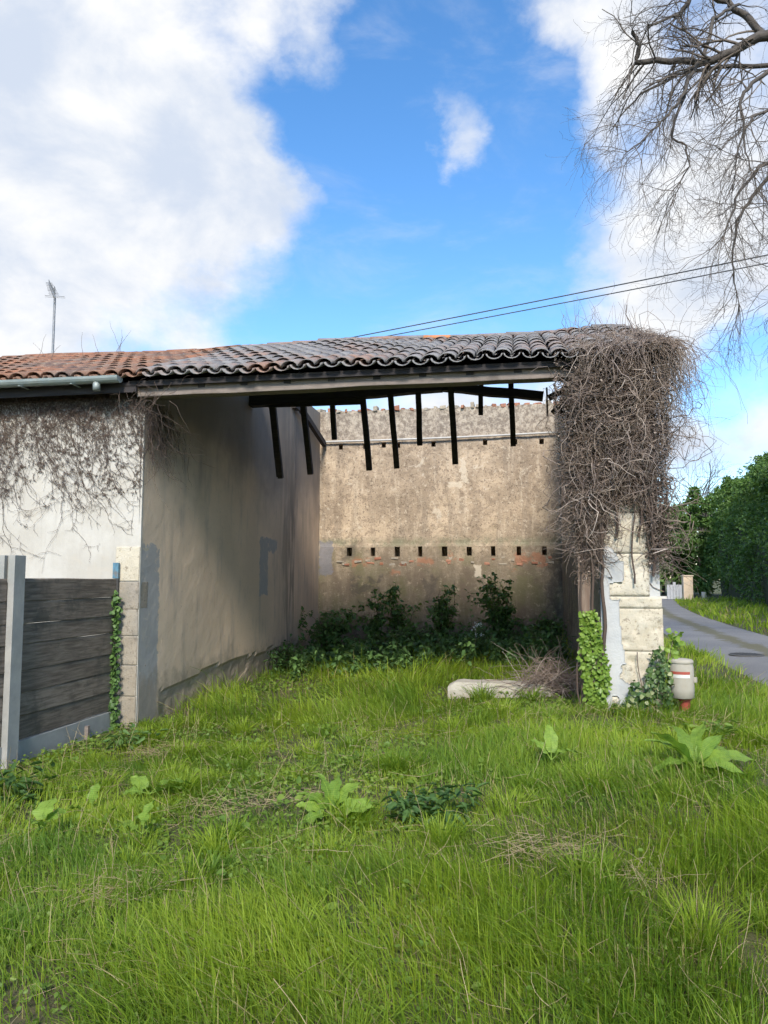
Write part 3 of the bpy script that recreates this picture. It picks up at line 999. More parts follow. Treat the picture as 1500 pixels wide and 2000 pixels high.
# ------------------------------------------------------------------ timbers
def build_timbers():
    m = MB()
    m.beam((-.02, -.06, 3.665), (4.95, -.06, 3.675), .17, .17, seg=14, jit=.006)
    ob('lintel', m.mesh('lintel', bevel=.008), M['wood_grey'], barn)
    m = MB()
    m.beam((-.1, -.185, 3.715), (5.5, -.185, 3.715), .025, .06)
    ob('fascia_board', m.mesh('fascia'), M['wood_dark'], barn)
    # sagging purlin behind the ridge, broken towards the right
    m = MB()
    m.beam((-.05, 3.4, 4.34), (2.98, 3.4, 4.46), .17, .17, seg=6, jit=.01)
    m.beam((2.9, 3.44, 4.46), (4.45, 3.40, 4.235), .15, .12, seg=4, jit=.01)
    ob('purlin', m.mesh('purlin'), M['wood_dark'], barn)
    m = MB()
    m.box((.30, 3.36, 4.22), (1.80, 3.40, 4.44), .012)
    ob('hanging_board', m.mesh('board'), M['wood_dark'], barn)
    m = MB()
    m.beam((-.05, 2.95, 4.80), (5.4, 2.95, 4.80), .16, .18, seg=6, jit=.01)
    ob('ridge_beam', m.mesh('ridge'), M['wood_dark'], barn)
    for k in range(11):
        u = .25 + k * .48
        m = MB()
        m.beam((u, -.165, roof_z(-.165) - .09), (u, 2.95, roof_z(2.95) - .09), .075, .085)
        ob('rafter', m.mesh('rafter'), M['wood_dark'], barn)
    hang = [((.36, 4.40), (.38, 3.18), .075), ((.31, 4.40), (.33, 3.20), .03), ((.84, 4.40), (.87, 3.23), .078), ((1.31, 4.40), (1.29, 3.74), .07), ((1.77, 4.44), (1.81, 3.27), .078),
            ((2.20, 4.46), (2.24, 3.29), .074), ((2.63, 4.48), (2.61, 3.62), .075), ((3.11, 4.46), (3.14, 3.33), .08), ((3.56, 4.52), (3.54, 4.03), .065), ((3.99, 4.52), (4.01, 3.57), .075), ((4.50, 4.30), (4.51, 3.96), .025)]
    for (a, b, s) in hang:
        m = MB()
        ln = (a[1] - b[1])
        m.beam((a[0], 3.33, a[1] + .05), (b[0], 3.40 + .30 * ln, b[1]), s, s * 1.05, up=(1, 0, 0), seg=4, jit=.004)
        ob('broken_rafter', m.mesh('rafter'), M['wood_dark'], barn)
    for (a, b) in (((4.93, 3.1, 4.36), (4.52, 3.2, 4.16)), ((4.95, 2.9, 4.26), (4.56, 2.9, 3.88)), ((4.96, 2.5, 4.16), (4.64, 2.6, 3.78)), ((4.9, 2.2, 4.2), (4.70, 2.3, 3.86))):
        m = MB()
        m.beam(a, b, .09, .07, seg=2, jit=.004)
        ob('broken_rafter', m.mesh('rafter'), M['wood_dark'], barn)
    m = MB()
    m.beam((.06, 5.9, 4.80), (.06, BACK_W - .06, 4.42), .08, .11, seg=3, jit=.006)
    ob('wall_rafter', m.mesh('rafter'), M['wood_dark'], barn)
    m = MB()
    m.box((-.02, 5.55, 4.72), (.10, 5.82, 4.86), .015)
    ob('beam_stub', m.mesh('stub'), M['wood_dark'], barn)


build_timbers()

# ------------------------------------------------------------------ roofs
def tile_mesh(ln, r0, r1, th=.013, seg=6, up=True):
    """half-cone tile along +y (upslope); r0 lower end, r1 upper end"""
    V, F = [], []
    for yy, r in ((0, r0), (ln, r1)):
        for rr in (r, r - th):
            for k in range(seg + 1):
                a = math.pi * (k / seg)
                zz = math.sin(a) * rr * .66
                V.append((-math.cos(a) * rr, yy, zz if up else -zz))
    n = seg + 1
    for k in range(seg):
        F += [(k, k + 1, 2 * n + k + 1, 2 * n + k), (n + k, 3 * n + k, 3 * n + k + 1, n + k + 1), (k, n + k, n + k + 1, k + 1), (2 * n + k, 2 * n + k + 1, 3 * n + k + 1, 3 * n + k)]
    F += [(0, 2 * n, 3 * n, n), (seg, n + seg, 3 * n + seg, 2 * n + seg)]
    me = bpy.data.meshes.new('tile')
    me.from_pydata(V, [], F)
    me.polygons.foreach_set('use_smooth', np.ones(len(F), bool))
    me.update()
    return me, V, F


SLOPE_LEN = 3.26 / math.cos(PITCH)


def build_roof(root, u0, u1, sp, mat, rows, dz=0.0, label_ridge=None):
    # boarding carried by the rafters
    m = MB()
    a, b = roof_z(EAVE_W) - .035 + dz, roof_z(3.0) - .035 + dz
    m.add([(u0, EAVE_W + .05, a), (u1, EAVE_W + .05, a), (u1, 3.0, b), (u0, 3.0, b), (u0, EAVE_W + .05, a - .03), (u1, EAVE_W + .05, a - .03), (u1, 3.0, b - .03), (u0, 3.0, b - .03)],
          [(0, 1, 2, 3), (7, 6, 5, 4), (0, 4, 5, 1), (1, 5, 6, 2), (2, 6, 7, 3), (3, 7, 4, 0)])
    roof = ob('roof', m.mesh('roof'), M['wood_dark'], root)
    expo = (SLOPE_LEN - .02) / rows
    ln = expo + .09
    cover, _, _ = tile_mesh(ln, .094, .082)
    _, CV, CF = tile_mesh(ln, .082, .098, up=False)
    CV = np.array(CV)
    cover.materials.append(mat)
    ch = MB()
    cp, sp_ = math.cos(PITCH), math.sin(PITCH)
    n = int(round((u1 - u0) / sp))
    sp = (u1 - u0) / n
    for c in range(n):
        u = u0 + (c + .5) * sp
        for r in range(rows):
            s = r * expo
            w, z = EAVE_W + s * cp, EAVE_Z + dz + s * sp_
            lift = .035
            ju, js, jr = random.uniform(-.009, .009), random.uniform(-.018, .018), random.uniform(-.03, .03)
            sag = .03 * math.sin(u * 1.3) * (s / SLOPE_LEN) + .012 * math.sin(u * 3.7 + r)
            o = ob('roof_tile', cover, None, roof, (u + ju, w + js * cp - sp_ * lift, z + js * sp_ + cp * (lift + .02) + sag), (PITCH - .016, jr * .5, jr))
            # channel tile between the covers
            uu = u + sp / 2
            V = CV.copy()
            V[:, 0] += uu + random.uniform(-.006, .006)
            y, zz = V[:, 1].copy() + s - .035 + random.uniform(-.012, .012), V[:, 2].copy() + .070 - (V[:, 1]) * .02
            V[:, 1] = EAVE_W + y * cp - zz * sp_
            V[:, 2] = EAVE_Z + dz + y * sp_ + zz * cp + sag
            ch.add(V, CF)
    ob('channel_tiles', ch.mesh('channels', smooth=True), mat, roof, kind='stuff')
    # ridge tiles lying along the top
    rt, _, _ = tile_mesh(.46, .125, .110, seg=7)
    rt.materials.append(mat)
    nr = int((u1 - u0) / .38)
    rn = rt.copy()
    rn.materials.clear()
    rn.materials.append(M['tile_new'])
    for k in range(nr):
        u = u0 + k * (u1 - u0) / nr
        zz = roof_z(3.0) + dz + .035 + .03 * math.sin(u * 1.3)
        fresh = root is barn and k in (0, 7)
        ob('ridge_tile', rn if fresh else rt, None, roof, (u, 3.02, zz + random.uniform(-.012, .012)), (random.uniform(-.03, .01), 0, -math.pi / 2 + random.uniform(-.03, .03)))
    return roof


build_roof(barn, .02, 5.50, .183, M['tile_barn'], 9)
hroof = build_roof(house, -5.2, .01, .186, M['tile_house'], 9, dz=.012)


def build_house_rest():
    # remaining roof of the house beyond the tiles one can tell apart
    m = MB()
    us = np.arange(-7.7, -5.2, .031)
    V = []
    for u in us:
        zz = .05 * math.sin(u * 2 * math.pi / .186)
        V += [(u, EAVE_W, EAVE_Z + .06 + zz), (u, 3.0, roof_z(3.0) + .06 + zz)]
    m.add(V, [(2 * k, 2 * k + 2, 2 * k + 3, 2 * k + 1) for k in range(len(us) - 1)])
    us = np.arange(-7.7, -.05, .05)
    V = []
    for u in us:
        zz = .05 * math.sin(u * 2 * math.pi / .186)
        V += [(u, 3.06, roof_z(3.0) + .05 + zz), (u, 6.7, EAVE_Z + .02 + zz)]
    m.add(V, [(2 * k, 2 * k + 2, 2 * k + 3, 2 * k + 1) for k in range(len(us) - 1)])
    ob('rear_roof', m.mesh('rear_roof', smooth=True), M['tile_house'], house)
    # half-round zinc gutter with brackets and an outlet
    V, F = [], []
    L = np.linspace(-7.6, -.13, 12)
    seg = 8
    for u in L:
        for rr in (.068, .062):
            for k in range(seg + 1):
                a = math.pi + math.pi * k / seg
                V.append((u, EAVE_W - .055 + math.cos(a) * rr, 3.768 + math.sin(a) * rr - .004 * u))
    n = 2 * (seg + 1)
    for i in range(len(L) - 1):
        for k in range(seg):
            F.append((i * n + k, i * n + k + 1, (i + 1) * n + k + 1, (i + 1) * n + k))
            F.append((i * n + seg + 1 + k, (i + 1) * n + seg + 1 + k, (i + 1) * n + seg + 2 + k, i * n + seg + 2 + k))
        F.append((i * n, (i + 1) * n, (i + 1) * n + seg + 1, i * n + seg + 1))
        F.append((i * n + seg, i * n + n - 1, (i + 1) * n + n - 1, (i + 1) * n + seg))
    for i in (0, len(L) - 1):
        F.append(tuple(i * n + k for k in range(seg + 1)))
    m = MB()
    m.add(V, F)
    gt = ob('gutter', m.mesh('gutter'), M['zinc'], house)
    m = MB()
    m.lathe([(.040, 0), (.040, -.09), (.036, -.09)], 14, (-.40, EAVE_W - .055, 3.715))
    ob('gutter_outlet', m.mesh('outlet', True), M['zinc'], gt)
    for u in np.arange(-5.0, -.1, .62):
        m = MB()
        m.box((u - .012, EAVE_W - .13, 3.690 - .004 * u), (u + .012, EAVE_W + .07, 3.697 - .004 * u), 0)
        ob('gutter_bracket', m.mesh('bracket'), M['zinc'], gt)
    m = MB()
    m.box((-7.5, -.20, 3.62), (.0, -.175, 3.72))
    ob('fascia_board', m.mesh('fascia'), M['wood_dark'], house)


build_house_rest()

# ------------------------------------------------------------------ aerial and cables
def build_aerial():
    base = L2W(-3.29, 3.2, 4.95)
    t = thing('tv_aerial', 'thin grey television aerial on a mast above the red house roof', 'aerial', tuple(base), 0)
    ob('mast', tube_mesh('mast', [(np.array([(0, 0, -.2), (0, 0, .6), (.0, 0, 1.2)]), np.full(3, .019))], 8), M['aluminium'], t)
    a = np.array([.05, -.10, 1.16])
    b = np.array([-.24, .30, 1.56])
    ob('boom', tube_mesh('boom', [(np.linspace(a, b, 4), np.full(4, .011))], 6), M['aluminium'], t)
    side = np.array([1.0, .18, 0])
    up = np.array([.1, -.35, .9])
    for k in range(12):
        p = a + (b - a) * (k / 11)
        h = (.10 if k < 2 else .055 - .002 * k)
        ob('element', tube_mesh('el', [(np.array([p - up * h * 1.6, p, p + up * h * 1.6]), np.full(3, .005)), (np.array([p - side * h * 1.5, p, p + side * h * 1.5]), np.full(3, .005))], 4), M['aluminium'], t)


build_aerial()


def cable(a, b, sag, lab):
    t = np.linspace(0, 1, 40)
    P = np.array(a)[None] * (1 - t)[:, None] + np.array(b)[None] * t[:, None]
    P[:, 2] -= sag * 4 * t * (1 - t)
    ob('overhead_cable', tube_mesh('cable', [(P, np.full(40, .011))], 6), M['cable'], label=lab, cat='cable', group='overhead cables above the roof')


cable((-4.6, 18.2, 6.68), (22.0, 5.2, 8.02), .12, 'upper of two thin dark cables crossing the sky above the barn roof')
cable((-4.6, 18.2, 6.60), (22.0, 5.2, 7.98), .20, 'lower of two thin dark cables crossing the sky above the barn roof')

# ------------------------------------------------------------------ fence
def build_fence():
    t = thing('fence', 'dark weathered board fence with concrete posts and base panel beside the white house', 'fence', tuple(P0), -YAW)
    def post(w0):
        m = MB()
        # H-section concrete post
        m.box((-.335, w0 - .075, -.3), (-.275, w0 + .075, 1.80))
        m.box((-.275, w0 - .03, -.3), (-.235, w0 + .03, 1.80))
        m.box((-.235, w0 - .075, -.3), (-.175, w0 + .075, 1.80))
        ob('post', m.mesh('post', bevel=.004), M['concrete'], t)
    post(-1.80)
    post(-3.62)
    tops = [1.60, 1.40, 1.20, 1.02, .79, .60, .40, .20]
    for (w0, w1) in ((-1.73, -.07), (-3.55, -1.87)):
        for k in range(7):
            n = 13
            ww = np.linspace(w0, w1, n)
            sd_ = k * 3.1 + w0
            hi = tops[k] + .012 * (fbm(ww, ww * 0 + sd_, 1.4, 5, 2) - .5)
            gap = np.clip(.016 * (fbm(ww, ww * 0 + sd_, 1.7, 15, 2) - .42), -.002, .02)
            lo = tops[k + 1] + gap
            warp = .008 * (fbm(ww, ww * 0 + sd_, .9, 25, 2) - .5) + random.uniform(-.005, .005)
            V = []
            for j in range(n):
                for (uu, zz) in ((-.267, lo[j]), (-.243, lo[j]), (-.236, lo[j] + .007), (-.236 - .006, hi[j] - .012), (-.247, hi[j]), (-.267, hi[j])):
                    V.append((uu + warp[j], ww[j], zz))
            F = [(j * 6 + q, j * 6 + (q + 1) % 6, j * 6 + 6 + (q + 1) % 6, j * 6 + 6 + q) for j in range(n - 1) for q in range(6)]
            F += [tuple(range(6))[::-1], tuple((n - 1) * 6 + q for q in range(6))]
            m = MB()
            m.add(V, F)
            ob('board', m.mesh('board'), M['fence'], t)
        m = MB()
        m.box((-.275, w0, -.3), (-.225, w1, .19))
        ob('base_panel', m.mesh('panel', bevel=.004), M['concrete'], t)
    m = MB()
    m.box((-.224, -.62, -.2), (-.19, -.58, .13), .003)
    ob('peg', m.mesh('peg'), M['wood_grey'], t)
    m = MB()
    m.box((-.285, -.065, -.3), (-.225, -.036, 1.60))
    ob('end_channel', m.mesh('channel'), M['iron'], t)
    m = MB()
    m.box((-.288, -.067, 1.602), (-.222, -.034, 1.77), .002)
    ob('end_cap', m.mesh('cap'), M['bluepaint'], t)


build_fence()

# ------------------------------------------------------------------ dry creeper
def vine_paths_pier():
    paths = []
    zend_u = np.array([4.15, 4.3, 4.45, 4.58, 4.68, 4.88, 4.93, 5.1, 5.27, 5.31, 5.46, 5.52, 5.58, 6.0])
    zend_z = np.array([3.5, 3.4, 3.1, 2.3, 1.5, 1.6, 2.25, 2.3, 2.2, 1.6, 1.55, 2.4, 3.0, 3.3])

    def bulge(z):
        return .05 + .17 * sstep(2.0, 3.8, z)

    for k in range(1500):
        u = rng.normal(5.02, .25) if rng.random() < .8 else rng.uniform(4.52, 5.50)
        if not 4.58 < u < 5.52:
            continue
        ze = np.interp(u, zend_u, zend_z) + rng.normal(0, .13)
        if 4.93 < u < 5.27 and rng.random() < .10:
            ze -= rng.uniform(.2, .7)
        zs = rng.uniform(min(max(ze + .3, 2.0), 3.7), 3.85)
        ln = min(max(.25, zs - ze), rng.uniform(.3, 1.1))
        K = 14 if ln > .8 else 9
        p, r = walk((u, -bulge(zs) * rng.uniform(.3, 1.05), zs), (rng.normal(0, .7), 0, -1), ln * 1.2, K, .58, *((lambda q: (q, q * .55))(rng.choice([.0024, .0034, .005, .008], p=[.35, .35, .22, .08]))), .08, lambda q: np.array([(u - q[0]) * 1.2, (-bulge(q[2]) * .6 - q[1]) * 1.5, 0]))
        p[:, 1] = np.minimum(p[:, 1], -.012)
        paths.append((p, r))
    # criss-cross twigs, hooks and loops
    for k in range(6600):
        u = 4.6 + .90 * rng.random() if rng.random() < .6 else np.clip(rng.normal(5.04, .22), 4.58, 5.5)
        ze = np.interp(u, zend_u, zend_z) + abs(rng.normal(0, .08))
        z = ze + (3.88 - ze) * rng.random()
        p, r = walk((u, -bulge(z) * rng.uniform(.2, 1.15), z), rng.normal(0, 1, 3) * np.array([1, .5, 1]), rng.uniform(.06, .20), 6, .75, .0030, .0014, .02)
        p[:, 1] = np.minimum(p[:, 1], -.012)
        paths.append((p, r))
    return paths


def vine_paths_roof():
    paths = []
    # mat over the roof corner, bulging at the verge
    for k in range(3400):
        u = 4.62 + .92 * rng.random() ** .7
        w = rng.uniform(-.30, 1.3) if rng.random() < .88 else rng.uniform(1.3, 2.6)
        if w > 1.2 and u < 5.1:
            continue
        hgt = .03 + .10 * sstep(5.0, 5.5, u) * sstep(2.2, .3, w)
        z = roof_z(w) + .07 + rng.random() * hgt
        p, r = walk((u, w, z), (rng.normal(), rng.normal(0, .7), rng.normal(0, .08)), rng.uniform(.10, .28), 6, .45, .0034, .0018, .04)
        p[:, 2] = roof_z(p[:, 1]) + .055 + np.abs(p[:, 2] - roof_z(p[:, 1]) - .055) * .55
        paths.append((p, r))
    # shoulder that rolls over the verge and hangs free beyond the pier
    for k in range(400):
        u = rng.uniform(5.32, 5.60)
        w = rng.uniform(-.28, .5)
        z = roof_z(w) + .05 + rng.random() * .09
        ln = abs(rng.normal(0, .42)) + .15
        p, r = walk((u, w, z), (rng.uniform(.0, .6), rng.normal(0, .2), .0), ln, 12, .20, .0030, .0012, .30)
        paths.append((p, r))
    # hanging front fringe at the eave
    for k in range(300):
        u = 4.5 + 1.05 * rng.random() ** .7
        p, r = walk((u, -.29 + rng.normal(0, .04), roof_z(-.26) + .08 + rng.random() * .05), (rng.normal(0, .5), -.2, -.1), rng.uniform(.12, .5) * (1 if u > 4.7 else .5), 9, .26, .003, .0014, .22)
        paths.append((p, r))
    # upright winter shoots on the roof
    for k in range(34):
        u, w = rng.uniform(4.6, 5.55), rng.uniform(.2, 2.6)
        p, r = walk((u, w, roof_z(w) + .1), (rng.normal(0, .35), rng.normal(0, .2), 1), rng.uniform(.2, .55), 7, .10, .0032, .0012)
        paths.append((p, r))
    for k in range(120):   # wisps at the right
        p, r = walk((rng.uniform(5.45, 5.75), rng.uniform(-.4, .2), rng.uniform(3.0, 3.85)), (rng.uniform(-.2, .5), rng.normal(0, .3), rng.normal(-.2, .4)), rng.uniform(.25, .75), 10, .28, .0022, .001, .06)
        paths.append((p, r))
    for k in range(90):    # sprays low on the right and left of the pier
        sgn = 1 if rng.random() < .6 else -1
        st = (5.42, -.05, rng.uniform(1.7, 2.6)) if sgn > 0 else (4.62, -.05, rng.uniform(1.9, 2.8))
        p, r = walk(st, (sgn * 1.0, -.1, rng.normal(-.35, .35)), rng.uniform(.2, .5), 9, .2, .0024, .001, .05)
        paths.append((p, r))
    return paths


def vine_paths_stems():
    paths = []
    for (u, z0, z1, r) in ((4.76, .15, 3.5, .016), (4.83, .15, 3.4, .020), (5.02, 2.0, 3.6, .014), (5.16, 1.55, 3.6, .009), (5.36, 1.62, 3.6, .014), (4.66, .15, 2.9, .010), (5.22, 2.0, 3.6, .012)):
        K = 24
        t = np.linspace(0, 1, K)
        p = np.stack([u + np.cumsum(rng.normal(0, .012, K)) * .8, -.075 - np.abs(np.cumsum(rng.normal(0, .006, K))), z0 + (z1 - z0) * t], -1)
        paths.append((p, np.linspace(r, r * .6, K)))
    return paths


cre = thing('dry_creeper', 'leafless brown creeper smothering the stone pier and right corner of the barn roof', 'creeper', tuple(P0), -YAW)
ob('hanging_stems', tube_mesh('stems', vine_paths_pier()), M['vine'], cre, kind='stuff')
inner_ = []  # added layer of dark stems, standing in for shade in the creeper's gaps
for k in range(2300):
    u_ = rng.uniform(4.56, 5.47)
    z0_ = np.interp(u_, [4.45, 4.58, 4.68, 4.88, 4.93, 5.27, 5.31, 5.5], [3.2, 2.5, 1.7, 1.8, 2.4, 2.4, 1.75, 1.9])
    z_ = z0_ + (3.7 - z0_) * rng.random()
    p_, r_ = walk((u_, -.035 - .05 * rng.random(), z_), (rng.normal(0, 1), 0, rng.normal(-.3, 1)), rng.uniform(.10, .32), 7, .6, .0055, .0025, .03)
    p_[:, 1] = np.clip(p_[:, 1], -.12, -.03)
    inner_.append((p_, r_))
ob('gap_shade_stems', tube_mesh('gap_shade_stems', inner_), M['vine_dark'], cre, kind='stuff')
ob('roof_tangle', tube_mesh('tangle', vine_paths_roof()), M['vine'], cre, kind='stuff')
# shrivelled leaves and rootlets caught among the stems
nb_ = 5200
bu = np.clip(rng.normal(5.0, .29, nb_), 4.45, 5.5)
bz0 = np.interp(bu, [4.45, 4.58, 4.68, 4.88, 4.93, 5.27, 5.31, 5.5], [3.2, 2.4, 1.6, 1.7, 2.3, 2.3, 1.65, 1.8])
bz = bz0 + (3.85 - bz0) * rng.random(nb_)
bp = np.stack([bu, -.03 - rng.random(nb_) * (.05 + .22 * sstep(2.0, 3.8, bz)), bz], -1)
bs = rng.uniform(.012, .035, nb_)
ob('dead_leaves', leaf_mesh('dead', bp, rand_dirs(nb_), rand_dirs(nb_), bs, bs * .7, .3, .4), M['vine'], cre, kind='stuff')
for pth in vine_paths_stems():
    ob('main_stem', tube_mesh('main_stem', [pth], 6), M['vine_dark'], cre)


def build_house_creeper():
    paths, dense = [], []
    # fans of clinging runners spreading down from the eaves
    for k in range(230):
        u = -2.9 + 2.85 * rng.random()
        dn = rng.random()
        ln = rng.uniform(.35, 2.3) * (.5 + .5 * fbm(u, 0, 1.5, 3))
        d = (rng.normal(.35, .55), 0, -1)
        p, r = walk((u, -.018, 3.62), d, ln, 22, .19, .0024, .0010, .02)
        p[:, 1] = -.016 + rng.normal(0, .002)
        p[:, 0] = np.minimum(p[:, 0], -.02)
        paths.append((p, r))
        for j in range(rng.integers(2, 7)):
            q = p[rng.integers(3, 21)]
            pp, rr = walk(q, (rng.choice([-1, 1]) * rng.uniform(.3, 1), 0, rng.uniform(-1, .2)), rng.uniform(.06, .35), 8, .3, .0021, .0010, .03)
            pp[:, 1] = -.015
            pp[:, 0] = np.minimum(pp[:, 0], -.02)
            paths.append((pp, rr))
            for i in range(6):      # clinging pads left behind
                q2 = pp[rng.integers(1, 8)]
                p3, r3 = walk(q2 + rng.normal(0, .012, 3), (rng.normal(), 0, rng.normal()), rng.uniform(.012, .035), 3, .4, .0042, .0025)
                p3[:, 1] = -.013
                paths.append((p3, r3))
    for k in range(70):
        u = rng.uniform(-3.2, -.25)
        p, r = walk((u, -.018, rng.uniform(2.6, 3.4)), (rng.normal(.4, .5), 0, -1), rng.uniform(.6, 1.5), 24, .2, .0030, .0010, .02)
        p[:, 1] = -.016
        p[:, 0] = np.minimum(p[:, 0], -.02)
        paths.append((p, r))
        for j in range(9):
            q = p[rng.integers(2, 23)]
            pp, rr = walk(q, (rng.choice([-1, 1]) * rng.uniform(.3, 1), 0, rng.uniform(-1, .3)), rng.uniform(.04, .25), 7, .35, .0020, .0009, .03)
            pp[:, 1] = -.015
            pp[:, 0] = np.minimum(pp[:, 0], -.02)
            paths.append((pp, rr))
    for k in range(1300):
        u = -2.6 + 2.75 * rng.random() ** .9
        z = 3.72 - abs(rng.normal(0, .07 + .13 * fbm(u, 0, 2.2, 19))) - .03
        p, r = walk((u, -.02 - abs(rng.normal(0, .02)), z), (rng.normal(0, 1), rng.normal(0, .12), rng.normal(-.3, .6)), rng.uniform(.05, .18), 6, .45, .0034, .0016, .05)
        p[:, 1] = np.minimum(p[:, 1], -.02)
        dense.append((p, r))
    # round the corner onto the party wall and along the lintel end
    inner = []
    for k in range(170):
        w = abs(rng.normal(0, .35))
        z = min(3.60, roof_z(w) - .3) - abs(rng.normal(0, .25))
        p, r = walk((.035 + abs(rng.normal(0, .02)), w, z), (rng.normal(0, .2), rng.normal(.2, .6), -1), rng.uniform(.15, .7), 9, .25, .0034, .0014, .05)
        p[:, 0] = np.maximum(p[:, 0], .03)
        inner.append((p, r))
    for k in range(36):
        p, r = walk((rng.uniform(-.2, .45), -.17 - abs(rng.normal(0, .05)), rng.uniform(3.45, 3.72)), (rng.normal(.3, .8), -.1, rng.normal(-.6, .5)), rng.uniform(.15, .5), 9, .3, .0034, .0014, .08)
        inner.append((p, r))
    t = thing('wall_creeper', 'bare dead creeper clinging in fans to the white house wall under the gutter', 'creeper', tuple(P0), -YAW)
    ob('runners', tube_mesh('runners', paths), M['vine_dark'], t, kind='stuff')
    ob('eave_tangle', tube_mesh('eave', dense), M['vine_dark'], t, kind='stuff')
    ob('corner_stems', tube_mesh('corner', inner), M['vine_dark'], t, kind='stuff')
    sh = []
    for k in range(9):
        u = rng.uniform(-3.2, -1.6)
        w = rng.uniform(1.8, 3.0)
        sh.append(walk((u, w, roof_z(w) + .1), (rng.normal(.2, .4), 0, 1), rng.uniform(.2, .55), 8, .12, .004, .0015))
    for q in sh:
        ob('roof_shoot', tube_mesh('shoot', [q]), M['vine'], t)


build_house_creeper()

# ------------------------------------------------------------------ ivy
def ivy(name, label, cat, mat, pts_fn, n, size, stems=()):
    t = thing(name, label, cat, tuple(P0), -YAW)
    P = pts_fn(n)
    D = rand_dirs(len(P))
    D[:, 2] -= .7
    N = np.tile([0.0, -1.0, .45], (len(P), 1)) + rng.normal(0, .45, (len(P), 3))
    s = size * rng.uniform(.6, 1.25, len(P))
    ob('leaves', leaf_mesh('leaves', P, D, N, s, s * 1.05, .15, .2), mat, t, kind='stuff')
    if stems:
        ob('stems', tube_mesh('stems', list(stems), 4), M['vine'], t)


def pts_ivy_bright(n):
    z = .18 + 1.10 * rng.random(n) ** 1.15
    half = .045 + .13 * fbm(z, z * 0, 3.2, 23, 2) * (1 - .5 * sstep(.95, 1.3, z))
    u = 4.775 + .05 * (fbm(z, z * 0, 2.0, 29, 2) - .5) - .05 * sstep(.6, 1.15, z) + rng.uniform(-1, 1, n) * half
    return np.stack([u, -.09 - abs(rng.normal(0, .02, n)), z], -1)


ivy('ivy', 'bright yellow-green ivy climbing the jamb beside the stone pier', 'ivy', M['ivy'], pts_ivy_bright, 1000, .042,
    [(np.stack([4.80 + .03 * np.sin(np.linspace(0, 6, 14) + k), np.full(14, -.085), np.linspace(.1, 1.2, 14)], -1), np.full(14, .005)) for k in range(3)])


def pts_ivy_foot(n):
    u = rng.uniform(4.92, 5.46, n)
    hmax = np.interp(u, [4.9, 5.02, 5.12, 5.2, 5.3, 5.40, 5.46], [.42, .40, .66, .60, .92, .98, .7])
    z = .12 + (hmax - .12) * rng.random(n) ** 1.3
    return np.stack([u, -.10 - abs(rng.normal(0, .05, n)), z], -1)


ivy('ivy', 'dark variegated ivy heaped round the foot of the stone pier', 'ivy', M['ivy_dark'], pts_ivy_foot, 1200, .042,
    [(np.stack([5.2 + .12 * k + .03 * np.sin(np.linspace(0, 5, 12) + k), np.full(12, -.08), np.linspace(.1, .9, 12)], -1), np.full(12, .005)) for k in range(3)])


def pts_ivy_sprig(n):
    c = np.array([[5.52, -.05, 1.05], [5.50, -.06, .92], [5.47, -.06, .80]])
    return c[rng.integers(0, 3, n)] + rng.normal(0, .035, (n, 3))


ivy('ivy', 'small light green ivy sprig sticking out from the right edge of the stone pier', 'ivy', M['ivy'], pts_ivy_sprig, 60, .05,
    [(np.array([(5.42, -.06, .5), (5.46, -.06, .8), (5.52, -.05, 1.1)]), np.full(3, .004))])


def pts_ivy_fence(n):
    z = -.05 + 1.5 * rng.random(n) ** 1.4
    return np.stack([-.215 + rng.uniform(-.04, .05, n) * (1.3 - .5 * z), -.10 - abs(rng.normal(0, .03, n)), z], -1)


ivy('ivy', 'narrow dark ivy column in the gap between fence end and house corner', 'ivy', M['shrub'], pts_ivy_fence, 420, .045,
    [(np.stack([-.22 + .01 * np.sin(np.linspace(0, 9, 14)), np.full(14, -.08), np.linspace(-.1, 1.35, 14)], -1), np.full(14, .005))])

# ------------------------------------------------------------------ hydrant, slab, brushwood, drain cover
def build_hydrant():
    x, y = 2.81, 7.36
    z = float(ground_h(x, y))
    t = thing('hydrant', 'grimy cream roadside hydrant with red and white band on a red foot', 'hydrant', (x, y, z), R(-20))
    t.scale = (.86, .86, .97)
    m = MB()
    m.lathe([(.062, -.1), (.062, .02), (.058, .03), (.055, .16), (.075, .18), (.075, .21)], 18, (.025, 0, 0))
    ob('foot', m.mesh('foot', True), M['redpaint'], t)
    m = MB()
    m.lathe([(.11, 0.19), (.128, 0.1982), (.129, 0.2802), (.130, 0.4196), (.127, 0.4934), (.121, 0.5057), (.121, 0.5262), (.113, 0.536)], 28)
    b = ob('hood', m.mesh('hood', True), M['cream'], t)
    m = MB()
    m.lathe([(.125, 0.5246), (.128, 0.5311), (.128, 0.5492), (.116, 0.5606), (.06, 0.5688), (.01, 0.5713)], 28)
    ob('lid', m.mesh('lid', True), M['cream'], t)
    def band(z0, z1, a0, a1, mat, r=.1318):
        V, F = [], []
        n = 14
        for k in range(n + 1):
            a = R(a0 + (a1 - a0) * k / n)
            for zz in (z0, z1):
                V.append((math.cos(a) * r, math.sin(a) * r, zz))
        F = [(2 * k, 2 * k + 2, 2 * k + 3, 2 * k + 1) for k in range(n)]
        m = MB()
        m.add(V, F)
        ob('label_band', m.mesh('band', True), mat, b)
    band(.425, .452, -145, -50, M['redpaint'])
    band(.392, .424, -145, -50, M['whitepaint'])
    m = MB()
    m.beam((.12, -.02, .37), (.155, -.03, .37), .05, .05)
    ob('outlet', m.mesh('outlet', bevel=.008), M['cream'], t)


build_hydrant()


